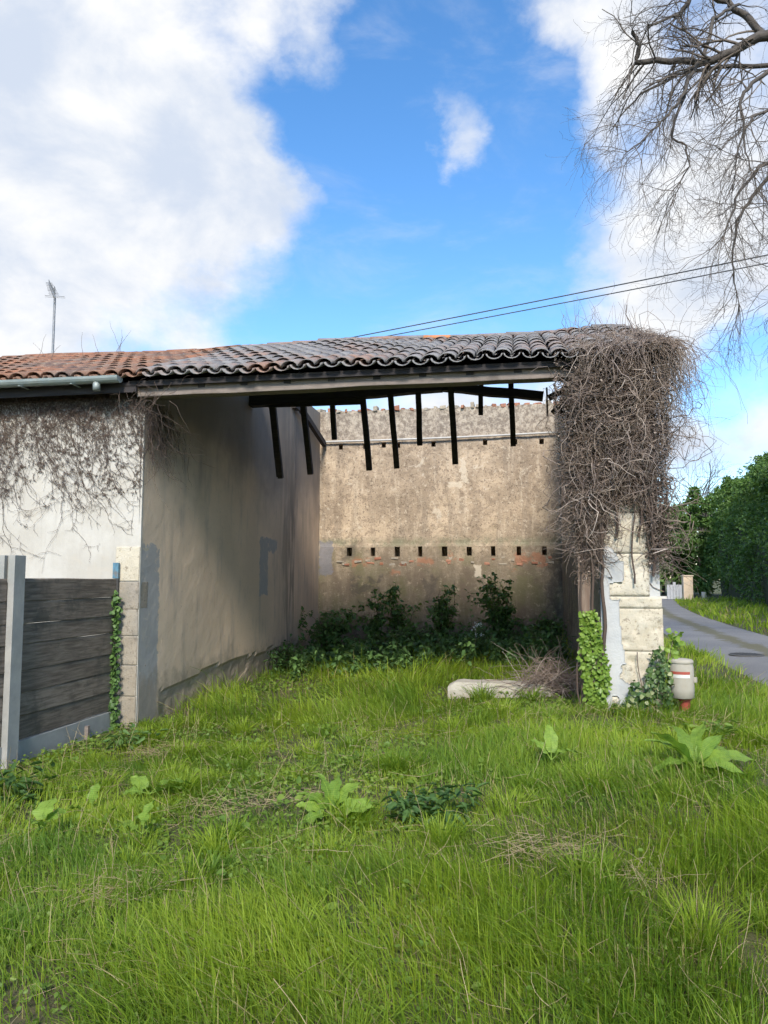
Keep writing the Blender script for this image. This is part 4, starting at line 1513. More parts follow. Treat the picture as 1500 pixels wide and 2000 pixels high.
def build_slab():
    u0, u1, w = 3.26, 4.42, 1.0
    z = float(ground_h(*L2W(3.9, w)[:2])) + .035
    m = MB()
    n = 14
    V = []
    for k in range(n + 1):
        u = u0 + (u1 - u0) * k / n
        j = lambda s: random.uniform(-s, s)
        tp = .115 - (.05 if k in (0, n) else 0)
        for (dw, dz) in ((0, -.08), (.0, tp * .35), (.03, tp), (.26, tp + .01), (.30, tp * .5), (.30, -.08)):
            V.append((u + j(.008), w + dw + j(.008), z + dz + j(.007)))
    F = [(k * 6 + q, k * 6 + (q + 1) % 6, k * 6 + 6 + (q + 1) % 6, k * 6 + 6 + q) for k in range(n) for q in range(6)]
    F += [tuple(range(6))[::-1], tuple(n * 6 + q for q in range(6))]
    m.add(V, F)
    ob('stone_slab', m.mesh('slab'), M['slab'], loc=tuple(P0), rot=(0, 0, -YAW), label='long pale stone slab lying in the grass at the barn opening', cat='slab')
    # heap of dead brushwood on its right end
    c = np.array([4.40, 1.15, z])
    paths = []
    for k in range(330):
        a = rng.uniform(0, 6.28)
        rad = abs(rng.normal(0, .22))
        st = c + np.array([math.cos(a) * rad * 1.3, math.sin(a) * rad, .05 + .22 * rng.random() * max(0, 1 - rad * 1.6)])
        paths.append(walk(st, (rng.normal(0, 1), rng.normal(0, .6), rng.normal(.15, .4)), rng.uniform(.25, .75), 10, .28, .0045, .0016, .05))
    t = thing('brushwood', 'tangled heap of dead brown brushwood on the end of the stone slab', 'brushwood', tuple(P0), -YAW)
    ob('twigs', tube_mesh('twigs', paths), M['vine'], t, kind='stuff')
    arcs = []
    for k in range(26):
        s = c + np.array([rng.uniform(-.5, -.15), rng.uniform(-.2, .1), .0])
        e = c + np.array([rng.uniform(.0, .45), rng.uniform(-.2, .1), .0])
        tt = np.linspace(0, 1, 16)
        p = s[None] * (1 - tt)[:, None] + e[None] * tt[:, None]
        p[:, 2] += np.sin(tt * math.pi) * rng.uniform(.18, .42)
        arcs.append((p, np.full(16, .0042)))
    ob('arched_stems', tube_mesh('arcs', arcs, 4), M['vine'], t)


build_slab()


def build_drain():
    x, y = 6.62, 14.2
    z = float(ground_h(x, y)) + .062
    m = MB()
    m.lathe([(.30, -.03), (.30, .006), (.285, .012), (.01, .012)], 28)
    t = ob('drain_cover', m.mesh('cover', False), M['iron'], loc=(x, y, z), label='round dark iron drain cover set in the grey lane', cat='drain cover')
    m = MB()
    for k in range(-4, 5):
        ln = math.sqrt(max(.01, .27 ** 2 - (k * .055) ** 2))
        m.box((k * .055 - .012, -ln, .0125), (k * .055 + .012, ln, .018))
    ob('ribs', m.mesh('ribs'), M['iron'], t)


build_drain()

# ------------------------------------------------------------------ shrubs inside the barn
def shrub(u, w, h, spread, n, label, lsize=.085, mat='shrub', tall=()):
    x, y = L2W(u, w)[:2]
    z = float(ground_h(x, y))
    t = thing('shrub', label, 'shrub', (x, y, z), random.uniform(0, 6), 'shrubs against the barn back wall')
    stems, LP, LD = [], [], []
    for k in range(n):
        a = rng.uniform(0, 6.28)
        lean = abs(rng.normal(0, .32)) * spread
        hh = h * rng.uniform(.55, 1.0)
        p, r = walk((rng.normal(0, .06), rng.normal(0, .06), 0), (math.cos(a) * lean, math.sin(a) * lean, 1), hh, 12, .10, .009, .003, -.01)
        stems.append((p, r))
        for j in range(34):
            f = rng.uniform(.12, 1.0)
            q = p[min(11, int(f * 11))]
            LP.append(q + rng.normal(0, .05 + .05 * (1 - f), 3) * np.array([spread, spread, 1]))
            LD.append((rng.normal(), rng.normal(), rng.normal(-.1, .5)))
        for b in range(4):
            q = p[rng.integers(4, 11)]
            p2, r2 = walk(q, (rng.normal(), rng.normal(), .5), rng.uniform(.15, .45) * spread, 7, .2, .004, .002, .05)
            stems.append((p2, r2))
            for j in range(14):
                LP.append(p2[rng.integers(1, 7)] + rng.normal(0, .03, 3))
                LD.append((rng.normal(), rng.normal(), rng.normal(-.2, .5)))
    LP, LD = np.array(LP), np.array(LD)
    s = lsize * rng.uniform(.55, 1.2, len(LP))
    N = np.tile([0, -.3, 1.0], (len(LP), 1)) + rng.normal(0, .5, (len(LP), 3))
    ob('foliage', leaf_mesh('foliage', LP, LD, N, s, s * .62, .15, .3), M[mat], t, kind='stuff')
    ob('stems', tube_mesh('stems', stems, 4), M['vine_dark'], t)


shrub(.55, 6.3, 1.15, 1.0, 14, 'dark leafy shrub in the left back corner of the barn')
shrub(.25, 4.6, .45, 1.0, 9, 'low dark weed clump at the foot of the left barn wall', .06)
shrub(1.30, 6.5, 1.30, .5, 9, 'tall narrow dark shrub left of middle against the barn back wall')
shrub(1.75, 6.9, 1.40, .55, 8, 'slim upright dark shrub between two wider ones at the barn back wall')
shrub(2.55, 6.6, 1.35, .7, 11, 'bushy dark shrub at the middle of the barn back wall')
shrub(2.1, 5.9, .55, 1.3, 12, 'low spreading green bramble in front of the middle shrubs', .075)
shrub(3.75, 6.5, 1.50, .8, 14, 'tallest dark shrub right of middle against the barn back wall', .095)
shrub(3.2, 5.7, .5, 1.4, 10, 'low spreading green bramble behind the stone slab', .075)
shrub(4.45, 6.2, .8, 1.0, 10, 'wide dark shrub in the right back corner of the barn')
shrub(4.5, 3.6, .5, 1.0, 10, 'short dark shrub by the right barn wall behind the brushwood', .07)

def undergrowth():
    LP, LD, st = [], [], []
    for k in range(420):
        u, w = rng.uniform(.15, 4.75), 3.3 + 4.0 * rng.random() ** 1.2
        if w < 4.4 and u > 2.6 and rng.random() < .6:
            continue
        if w < 3.9 + .5 * math.sin(u * 2.1) and rng.random() < .6:
            continue
        x, y = L2W(u, w)[:2]
        h = rng.uniform(.22, .52) * (.75 + .5 * fbm(u, w, 1.1, 8)) * (1 - .35 * sstep(5, 7, w))
        p, r = walk((x, y, float(ground_h(x, y))), (rng.normal(0, .2), rng.normal(0, .2), 1), h, 7, .1, .004, .002)
        st.append((p, r))
        for j in range(20):
            LP.append(p[rng.integers(1, 7)] + rng.normal(0, .03, 3))
            LD.append((rng.normal(), rng.normal(), rng.normal(-.25, .4)))
    LP, LD = np.array(LP), np.array(LD)
    s = .085 * rng.uniform(.5, 1.25, len(LP))
    N = np.tile([0, -.2, 1.0], (len(LP), 1)) + rng.normal(0, .45, (len(LP), 3))
    o = ob('undergrowth', leaf_mesh('undergrowth', LP, LD, N, s, s * .6, .15, .35), M['shrub'], label='dark nettles and low weeds carpeting the back of the barn floor', cat='undergrowth', kind='stuff')
    ob('stalks', tube_mesh('stalks', st), M['shrub'], o, kind='stuff')


undergrowth()

# white-flowered stalk among the shrubs
fx, fy = L2W(3.35, 4.6)[:2]
ft = thing('flowering_weed', 'thin dry weed stalk with pale seed heads before the barn shrubs', 'weed', (fx, fy, float(ground_h(fx, fy))))
ob('stalk', tube_mesh('stalk', [walk((0, 0, 0), (.05, 0, 1), .62, 8, .06, .005, .003), walk((.02, 0, .35), (.6, 0, .5), .16, 5, .1, .003, .002)], 4), M['straw'], ft)
hp = np.array([[.03, 0, .60], [.05, 0, .56], [.0, 0, .53], [.09, 0, .58], [.12, .0, .43], [.03, 0, .42]])
hp = np.repeat(hp, 9, 0) + rng.normal(0, .018, (54, 3))
ob('seed_heads', leaf_mesh('heads', hp, rand_dirs(54), rand_dirs(54), .022, .016), M['flower'], ft, kind='stuff')

# ------------------------------------------------------------------ dock plants
def dock_leaf_mesh(ln, wd, pet):
    dr_ = random.uniform(.22, .75)
    sk = random.uniform(-.18, .18)
    nl, nw = 9, 5
    V = []
    t = np.linspace(0, 1, nl)
    prof = np.sin(np.clip(t * .93 + .07, 0, 1) * math.pi) ** .62 * (1 - .25 * t)
    for i in range(nl):
        for j in range(nw):
            b = (j / (nw - 1) - .5)
            wob = .014 * math.sin(i * 1.9 + j * 2.3) * (abs(b) * 2)
            V.append((pet + t[i] * ln, b * wd * 1.3 * prof[i] + sk * ln * t[i] ** 2, .22 * ln * math.sin(t[i] * 2.2) * .5 - dr_ * ln * t[i] ** 2 + abs(b) * wd * .16 + wob))
    F = [(i * nw + j, i * nw + j + 1, (i + 1) * nw + j + 1, (i + 1) * nw + j) for i in range(nl - 1) for j in range(nw - 1)]
    # petiole and raised midrib as a thin tube
    K = 8
    mp = np.array([(x, 0 if x < pet else sk * ln * ((x - pet) / ln) ** 2, .0 if x < pet else .22 * ln * math.sin(((x - pet) / ln) * 2.2) * .5 - dr_ * ln * ((x - pet) / ln) ** 2 + .001) for x in np.linspace(0, pet + ln * .9, K)])
    Vt, Qt, _ = tubes([(mp, np.linspace(.0045, .0015, K))], 4)
    n = len(V)
    me = np_mesh('dock_leaf', np.concatenate([np.array(V), Vt]), [np.array(F), Qt + n], {'tint': np.concatenate([np.full(n, random.random()), np.full(len(Vt), 1.0)])}, True)
    return me


def dock(x, y, leaves, label, mat='dock', scale=1.0, lift=.06):
    z = float(ground_h(x, y))
    t = thing('dock_plant', label, 'plant', (x, y, z + lift), 0)
    for (az, el, ln, wd) in leaves:
        me = dock_leaf_mesh(ln * scale, wd * scale, .05 * scale)
        me.materials.append(M[mat])
        ob('leaf', me, None, t, (0, 0, 0), (random.uniform(-.6, .6), -R(el + random.uniform(-8, 12)), R(az)))


dock(-.32, 4.78, [(8, 28, .24, .10), (40, 48, .22, .085), (-22, 18, .23, .11), (75, 66, .20, .08), (118, 60, .22, .08), (150, 40, .20, .075), (178, 22, .17, .07), (205, 12, .15, .06), (95, 40, .16, .06)],
     'bright green dock rosette in the middle of the grass, leaves fanned out')
dock(2.12, 5.35, [(165, 48, .32, .13), (140, 38, .30, .10), (25, 30, .30, .11), (-5, 24, .36, .12), (70, 62, .30, .10), (200, 20, .26, .09), (-40, 15, .24, .09), (105, 65, .28, .10), (15, 55, .25, .09)],
     'large dock plant in front of the stone pier with long drooping leaves', lift=.08)
dock(1.16, 5.45, [(80, 76, .20, .085), (140, 60, .14, .05), (20, 30, .14, .06)], 'small dock with one upright pale leaf left of the large dock', lift=.12)
dock(-1.62, 5.45, [(25, 32, .21, .085), (2, 22, .22, .08), (150, 40, .15, .09), (200, 15, .12, .07)], 'dock with two long pale leaves in front of the fence corner', lift=.10)
dock(-1.93, 5.22, [(90, 74, .13, .075), (190, 20, .10, .05)], 'single short upright dock leaf in the left grass', lift=.08)
dock(-2.02, 4.66, [(100, 60, .15, .11), (60, 30, .14, .06), (-80, 30, .16, .09)], 'dock with one round pale leaf at the left edge of the grass', lift=.12)
dock(-1.42, 4.66, [(80, 72, .14, .07), (30, 30, .12, .06), (160, 30, .12, .06)], 'small mid green dock below the two-leaved one at left', lift=.06)


def leafy_weed(x, y, h, rad, n, label, size, mat):
    z = float(ground_h(x, y))
    t = thing('leafy_weed', label, 'weed', (x, y, z), 0)
    me = []
    for k in range(4):
        V, Q = leaf_cloud(np.zeros((1, 3)), np.array([[1.0, 0, 0]]), np.array([[0, 0, 1.0]]), size * (.7 + .2 * k), size * .42, .12, .28 + .08 * k)
        q = np_mesh('leaf', V, [Q], {'tint': np.full(6, k / 4)}, True)
        q.materials.append(M[mat])
        me.append(q)
    stems = []
    for k in range(9):
        a, r = rng.uniform(0, 6.28), rad * rng.random() ** .5
        stems.append(walk((math.cos(a) * r * .4, math.sin(a) * r * .4, 0), (math.cos(a) * .5, math.sin(a) * .5, 1), h * rng.uniform(.6, 1), 8, .1, .004, .002))
    for q in stems:
        ob('stem', tube_mesh('stem', [q], 4), M['weed'], t)
    for k in range(n):
        q = stems[k % 9][0][rng.integers(1, 8)]
        az = rng.uniform(0, 6.28)
        p = (q[0] + math.cos(az) * rad * .35 * rng.random(), q[1] + math.sin(az) * rad * .35 * rng.random(), q[2] + rng.uniform(-.02, .02))
        ob('leaf', me[k % 4], None, t, p, (rng.normal(0, .4), -rng.uniform(-.3, .9), az))


leafy_weed(.26, 4.80, .22, .32, 260, 'dark green leafy weed clump right of the bright dock rosette', .07, 'dock_dark')
leafy_weed(2.55, 6.35, .22, .30, 80, 'mid green leafy weed clump in the grass before the hydrant', .07, 'weed')
leafy_weed(-2.55, 5.6, .28, .28, 90, 'dark leafy weed clump at the foot of the concrete fence post', .09, 'dock_dark')
leafy_weed(-2.35, 7.3, .22, .30, 90, 'leafy weed clump at the base of the fence panel', .08, 'shrub')

# ------------------------------------------------------------------ grass
def allowed(x, y):
    u, w = W2L(x, y)
    house_m = (u < .02) & (w > -.03)
    back_m = w > BACK_W - .1
    rightw = (u > 4.86) & (u < 5.36) & (w > -.02) & (w < BACK_W + .5)
    fence_m = (u > -.36) & (u < -.15) & (w < 0)
    left_m = (u < -.36) & (w < .1) & (w > -6)
    rd = np.abs(x - road_x(y)) < ROAD_W - .03 + .10 * (fbm(x, y, 2.2, 5) - .5)
    inside = back_m & (u > -.3) & (u < 5.4) & (w < BACK_W + .5)
    return ~(house_m | rightw | rd | inside | fence_m)


def blades(x, y, h, w, lean, az, droop, tint):
    n = len(x)
    z = ground_h(x, y) - .005
    base = np.stack([x, y, z], -1)
    dr = np.stack([np.cos(az), np.sin(az), np.zeros(n)], -1)
    fa = az + math.pi / 2 + rng.normal(0, .7, n)
    sd_ = np.stack([np.cos(fa), np.sin(fa), np.zeros(n)], -1)
    rows = []
    for t, ww in ((0, .9), (.38, 1.0), (.74, .66), (1, 0)):
        c = base + dr * (h * lean * (t * .35 + .65 * t * t))[:, None]
        c[:, 2] += h * (t * (1 - .18 * lean) - droop * t ** 3)
        if ww:
            rows += [c - sd_ * (w * ww / 2)[:, None], c + sd_ * (w * ww / 2)[:, None]]
        else:
            rows.append(c)
    V = np.stack(rows, 1)
    b = (np.arange(n) * 7)[:, None]
    Q = np.concatenate([b + np.array([[0, 1, 3, 2]]), b + np.array([[2, 3, 5, 4]])])
    T = b + np.array([[4, 5, 6]])
    return V.reshape(-1, 3), Q, T, np.repeat(tint, 7)


def sample(n, x0, x1, y0, y1):
    x, y = rng.uniform(x0, x1, n), rng.uniform(y0, y1, n)
    k = allowed(x, y)
    return x[k], y[k]


def build_grass():
    parts = []
    def field(n, box, hs, ws, bare=True):
        x, y = sample(n, *box)
        dens = fbm(x, y, 1.7, 41, 3)
        bare_l = sstep(.2, -1.6, x) * .22           # the left side is thinner and weedier
        keep = rng.random(len(x)) < np.clip(.55 + (dens - .5) * 2.2 - bare_l, .12, 1)
        x, y, dens, bare_l = x[keep], y[keep], dens[keep], bare_l[keep]
        tall = fbm(x, y, .8, 55, 3)
        u, w = W2L(x, y)
        near_wall = sstep(.8, 0, np.abs(u - .15)) * (w > -.2) + sstep(.5, 0, np.abs(w + .15)) * (u > 4.6) + .9 * sstep(.9, .2, np.abs(w - .4)) * (u > 0) * (u < 5) + .8 * sstep(1.2, .3, np.abs(w - 3.0)) * (u > 0) * (u < 3.2)
        near_wall = np.where((u > 3.0) & (u < 4.6) & (w > -.1) & (w < 1.5), -.5, near_wall)
        h = hs * (.45 + 1.15 * sstep(.25, .75, tall)) * rng.lognormal(0, .32, len(x)) * (1 + .75 * np.clip(near_wall, -.6, 1)) * (1 - .35 * bare_l / .22 * .8)
        wdt = ws * rng.uniform(.6, 1.35, len(x))
        flow = fbm(x, y, .55, 77, 2) * 9 + rng.normal(0, .8, len(x))
        lean = np.clip(rng.normal(.55, .38, len(x)), .02, 1.6)
        tint = np.clip(.45 + (fbm(x, y, 1.1, 13, 3) - .5) * 2.0 + rng.normal(0, .24, len(x)), 0, .84)
        dry = rng.random(len(x)) < .045 + .14 * sstep(.60, .74, fbm(x, y, 1.5, 91, 3))
        tint[dry] = .95
        parts.append(blades(x, y, h, wdt, lean, flow, np.where(h > .16, .22, .08), tint))
    field(200000, (-3.7, 3.9, 1.6, 4.6), .130, .0040)
    field(140000, (-4.2, 4.4, 4.6, 8.6), .125, .0052)
    field(36000, (-3.2, 4.4, 8.2, 13.4), .17, .0085)
    field(26000, (2.2, 6.8, 6.5, 20), .14, .011)
    field(26000, (9, 22, 12, 52), .22, .035)
    field(12000, (-6, 7, -2, 1.7), .15, .006)
    # coarse tussocks
    for k in range(130):
        cx, cy = rng.uniform(-2.6, 3.3), rng.uniform(2.2, 8.6)
        if not allowed(np.array([cx]), np.array([cy]))[0]:
            continue
        nb = rng.integers(70, 190)
        a = rng.uniform(0, 6.28, nb)
        rr = .10 * rng.random(nb) ** .7
        x, y = cx + np.cos(a) * rr, cy + np.sin(a) * rr
        h = rng.uniform(.14, .30) * rng.uniform(.6, 1.15, nb)
        tn = np.clip(rng.uniform(.15, .8) + rng.normal(0, .15, nb), 0, .84)
        parts.append(blades(x, y, h, rng.uniform(.003, .0055, nb) * (1 + .06 * cy), np.clip(rng.normal(.6, .3, nb), .1, 1.5), a + rng.normal(0, .5, nb), np.full(nb, .28), tn))
    V, Q, T, A, n = [], [], [], [], 0
    for v, q, t, a in parts:
        V.append(v); Q.append(q + n); T.append(t + n); A.append(a)
        n += len(v)
    ob('grass', np_mesh('grass', np.concatenate(V), [np.concatenate(Q), np.concatenate(T)], {'tint': np.concatenate(A)}, True), M['grass'],
       label='rough uncut green grass in front of the barn and along the lane', cat='grass', kind='stuff')
    # clover, speedwell and other small-leaved weeds between the blades
    LP, SZ = [], []
    for (n, box, s) in ((30000, (-3.7, 3.9, 1.6, 5.2), .020), (22000, (-3.6, 4.2, 5.2, 8.6), .026), (7000, (-2.4, 3.2, 8.4, 13), .04), (2600, (-3.4, 1.0, 3.0, 7.8), .045)):
        x, y = sample(n, *box)
        k = rng.random(len(x)) < np.clip((fbm(x, y, 1.3, 66, 3) - .36) * 3.2 + .4 * sstep(.5, -1.5, x), .05, 1)
        x, y = x[k], y[k]
        LP.append(np.stack([x, y, ground_h(x, y) + .015 + .075 * rng.random(len(x)) ** 1.5], -1))
        SZ.append(np.full(len(x), s) * rng.uniform(.6, 1.5, len(x)))
    LP, SZ = np.concatenate(LP), np.concatenate(SZ)
    N = np.tile([0, 0, 1.0], (len(LP), 1)) + rng.normal(0, .45, (len(LP), 3))
    D = rng.normal(size=(len(LP), 3)); D[:, 2] *= .3
    ob('weeds', leaf_mesh('weeds', LP, D, N, SZ, SZ * .75, .1, .2), M['weed'], label='small leafy weeds and clover spread between the grass blades', cat='weeds', kind='stuff')
    # dead straw lying in patches
    paths = []
    patches = [(-1.25, 3.92, .22, 170), (-1.15, 5.05, .20, 80), (.82, 4.18, .22, 130), (-2.25, 4.4, .12, 60), (2.9, 6.9, .4, 200), (-.75, 5.1, .15, 60), (-.9, 3.3, .18, 70), (-2.3, 6.0, .3, 160), (-1.9, 6.9, .3, 150), (1.25, 3.9, .15, 50)]
    for (px, py, rr, n) in patches:
        for k in range(n):
            x, y = px + rng.normal(0, rr * .6), py + rng.normal(0, rr * .55)
            p, r = walk((x, y, float(ground_h(x, y)) + rng.uniform(.02, .09)), (rng.normal(), rng.normal(), rng.normal(0, .12)), rng.uniform(.06, .22), 5, .12, .0016, .001)
            paths.append((p, r))
    for k in range(1500):
        x, y = rng.uniform(-3.4, 3.4), rng.uniform(2.4, 8)
        if not allowed(np.array([x]), np.array([y]))[0]:
            continue
        p, r = walk((x, y, float(ground_h(x, y)) + rng.uniform(.02, .10)), (rng.normal(), rng.normal(), rng.normal(.1, .3)), rng.uniform(.08, .26), 5, .15, .0015, .0009)
        paths.append((p, r))
    for k in range(260):
        x, y = rng.uniform(-3.2, 3.3), rng.uniform(2.6, 8.4)
        if not allowed(np.array([x]), np.array([y]))[0]:
            continue
        paths.append(walk((x, y, float(ground_h(x, y))), (rng.normal(0, .25), rng.normal(0, .25), 1), rng.uniform(.15, .36), 6, .09, .0017, .0012))
    ob('straw', tube_mesh('straw', paths), M['straw'], label='tan dead straw lying in patches on the grass', cat='straw', kind='stuff')


build_grass()

# ------------------------------------------------------------------ hedge, gateway and trees beyond the lane
def leafy_mass(cent, rad, n, size, seed=0):
    """leaf positions near the surface of many clumps"""
    i = rng.integers(0, len(cent), n)
    d = rand_dirs(n)
    rr = rad[i] * (1 - .45 * rng.random(n) ** 2)
    P = cent[i] + d * rr[:, None]
    D = d + rng.normal(0, .8, (n, 3))
    N = d + rng.normal(0, .5, (n, 3)) + np.array([0, 0, .5])
    s = size * rng.uniform(.6, 1.3, n)
    return P, D, N, s


def build_hedge():
    t = thing('hedge', 'tall dark evergreen hedge along the far side of the lane', 'hedge', (15.4, 30, float(ground_h(15.4, 30))))
    org = np.array([15.4, 30, float(ground_h(15.4, 30))])
    a, b = np.array([13.0, 20.0]), np.array([22.9, 54.5])
    dr = (b - a) / np.linalg.norm(b - a)
    nr = np.array([dr[1], -dr[0]])
    cent, rad = [], []
    L = np.linalg.norm(b - a)
    for k in range(760):
        s = rng.uniform(0, L)
        h = 7.2 + 1.3 * (fbm(s, 0, .35, 4, 2) - .5) * 2
        z = h * rng.random() ** .9
        off = 1.3 + rng.normal(0, .45) + .9 * (1 - z / h) * 0 - (.5 if z < 1.2 else 0) * -1
        r = rng.uniform(.45, .85) * (1 - .35 * (z / h) ** 2)
        c = a + dr * s + nr * off
        cent.append((c[0], c[1], z + .1))
        rad.append(r)
    for k in range(60):      # pointed leaders on top
        s = rng.uniform(0, L)
        h = 7.1 + 1.3 * (fbm(s, 0, .35, 4, 2) - .5) * 2 + rng.uniform(0, .8)
        c = a + dr * s + nr * rng.uniform(.8, 2.4)
        for j in range(3):
            cent.append((c[0], c[1], h - j * .35))
            rad.append(.18 + .14 * j)
    cent, rad = np.array(cent) - org, np.array(rad)
    P, D, N, s = leafy_mass(cent, rad, 95000, .17)
    ob('foliage', leaf_mesh('foliage', P, D, N, s, s * .55, .15, .25), M['hedge'], t, kind='stuff')
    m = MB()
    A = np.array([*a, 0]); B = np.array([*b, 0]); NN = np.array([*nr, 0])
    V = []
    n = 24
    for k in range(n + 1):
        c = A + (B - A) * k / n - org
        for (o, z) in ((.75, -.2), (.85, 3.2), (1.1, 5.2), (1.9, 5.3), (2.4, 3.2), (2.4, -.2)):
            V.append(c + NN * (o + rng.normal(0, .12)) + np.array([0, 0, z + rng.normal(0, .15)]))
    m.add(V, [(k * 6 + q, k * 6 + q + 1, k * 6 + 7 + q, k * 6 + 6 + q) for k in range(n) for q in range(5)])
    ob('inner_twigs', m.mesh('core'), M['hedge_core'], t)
    st = []
    for k in range(12):
        s_ = rng.uniform(0, L)
        c = a + dr * s_ + nr * rng.uniform(.9, 1.4)
        st.append(walk(np.array([c[0], c[1], 0]) - org, (rng.normal(0, .1), rng.normal(0, .1), 1), rng.uniform(2, 4), 10, .06, .05, .02))
    for q in st:
        ob('stem', tube_mesh('stem', [q], 5), M['bark'], t)


build_hedge()


def far_tree(x, y, h, rw, label, n=9000, leaf=.26):
    z = float(ground_h(x, y))
    t = thing('evergreen_tree', label, 'tree', (x, y, z), 0, 'evergreen trees beyond the gateway')
    cent, rad = [], []
    for k in range(46):
        f = rng.random() ** .8
        zz = .6 + f * (h - .8)
        wr = rw * (1 - .75 * f) + .25
        a = rng.uniform(0, 6.28)
        q = math.sqrt(rng.random())
        cent.append((math.cos(a) * wr * q, math.sin(a) * wr * q, zz))
        rad.append(rng.uniform(.5, .95) * (1 - .45 * f))
    P, D, N, s = leafy_mass(np.array(cent), np.array(rad), n, leaf)
    ob('crown', leaf_mesh('crown', P, D, N, s, s * .55, .15, .25), M['hedge'], t)
    ob('trunk', tube_mesh('trunk', [walk((0, 0, -.2), (0, 0, 1), h * .9, 12, .03, .16, .04)], 7), M['bark'], t)


FAR = 'dark evergreen in the mass of trees behind the gate pillar at the lane end'
far_tree(22.6, 60.5, 7.4, 2.6, FAR)
far_tree(25.6, 62, 8.6, 3.0, FAR)
far_tree(28.6, 69, 7.4, 3.0, FAR)
far_tree(25.9, 57.5, 6.4, 2.4, FAR)
far_tree(28.0, 60.5, 7.6, 3.0, FAR)
far_tree(23.9, 66, 6.6, 2.6, FAR)
far_tree(20.6, 64, 6.4, 2.6, FAR)


def build_gateway():
    x, y = 20.25, 51.5
    z = float(ground_h(x, y))
    t = thing('gate_pillar', 'square pale stone gate pillar at the far end of the lane', 'pillar', (x, y, z), -YAW)
    m = MB()
    m.box((-.30, -.30, -.2), (.30, .30, 1.58))
    ob('shaft', m.mesh('shaft', bevel=.02), M['farstone'], t)
    m = MB()
    m.box((-.35, -.35, 1.582), (.35, .35, 1.66))
    ob('cap', m.mesh('cap', bevel=.02), M['farstone'], t)
    g = thing('gate', 'low grey gate leaf beside the pale gate pillar', 'gate', (x - .85, y + .1, z), -YAW)
    for k in range(5):
        m = MB()
        m.box((-.45 + k * .19, -.03, .06), (-.45 + k * .19 + .17, .03, 1.02 + (.18 if k == 2 else 0)))
        ob('plank', m.mesh('plank'), M['gatewood'], g)
    m = MB()
    m.box((-.47, .032, .25), (.50, .06, .35))
    m.box((-.47, .032, .75), (.50, .06, .85))
    ob('rails', m.mesh('rail'), M['gatewood'], g)
    m = MB()
    m.box((-.12, -.10, -.1), (.12, .10, .55), .01)
    ob('marker_stone', m.mesh('stone', bevel=.03), M['whitepaint'], loc=(x + .95, y - .3, z), label='small white stone on the verge right of the gate pillar', cat='stone')
    m = MB()
    m.box((-1.9, -.12, -.2), (1.9, .12, .22), .01)
    ob('low_wall', m.mesh('low_wall', bevel=.02), M['whitepaint'], loc=(x - 2.55, y + 2.2, z), rot=(0, 0, -YAW * .3), label='low white wall closing the far end of the lane', cat='wall')


build_gateway()


def grow(paths, p, d, ln, r, lvl, maxl, spread, grav, kids=3):
    K = 8 if lvl > 0 else 10
    pts, rad = walk(p, d, ln, K, .16 + .03 * lvl, r, max(r * .5, .0015), grav)
    paths.setdefault(min(lvl, 3), []).append((pts, rad))
    if lvl >= maxl:
        return
    for k in range(kids + (1 if rng.random() < .5 else 0)):
        i = rng.integers(2, K)
        t = pts[min(i, K - 1)] - pts[max(i - 1, 0)]
        t = t / (np.linalg.norm(t) + 1e-9)
        nd = t + rng.normal(0, spread, 3)
        grow(paths, pts[i], nd / np.linalg.norm(nd), ln * rng.uniform(.45, .75), max(rad[i] * .62, .0016), lvl + 1, maxl, spread, grav, kids)


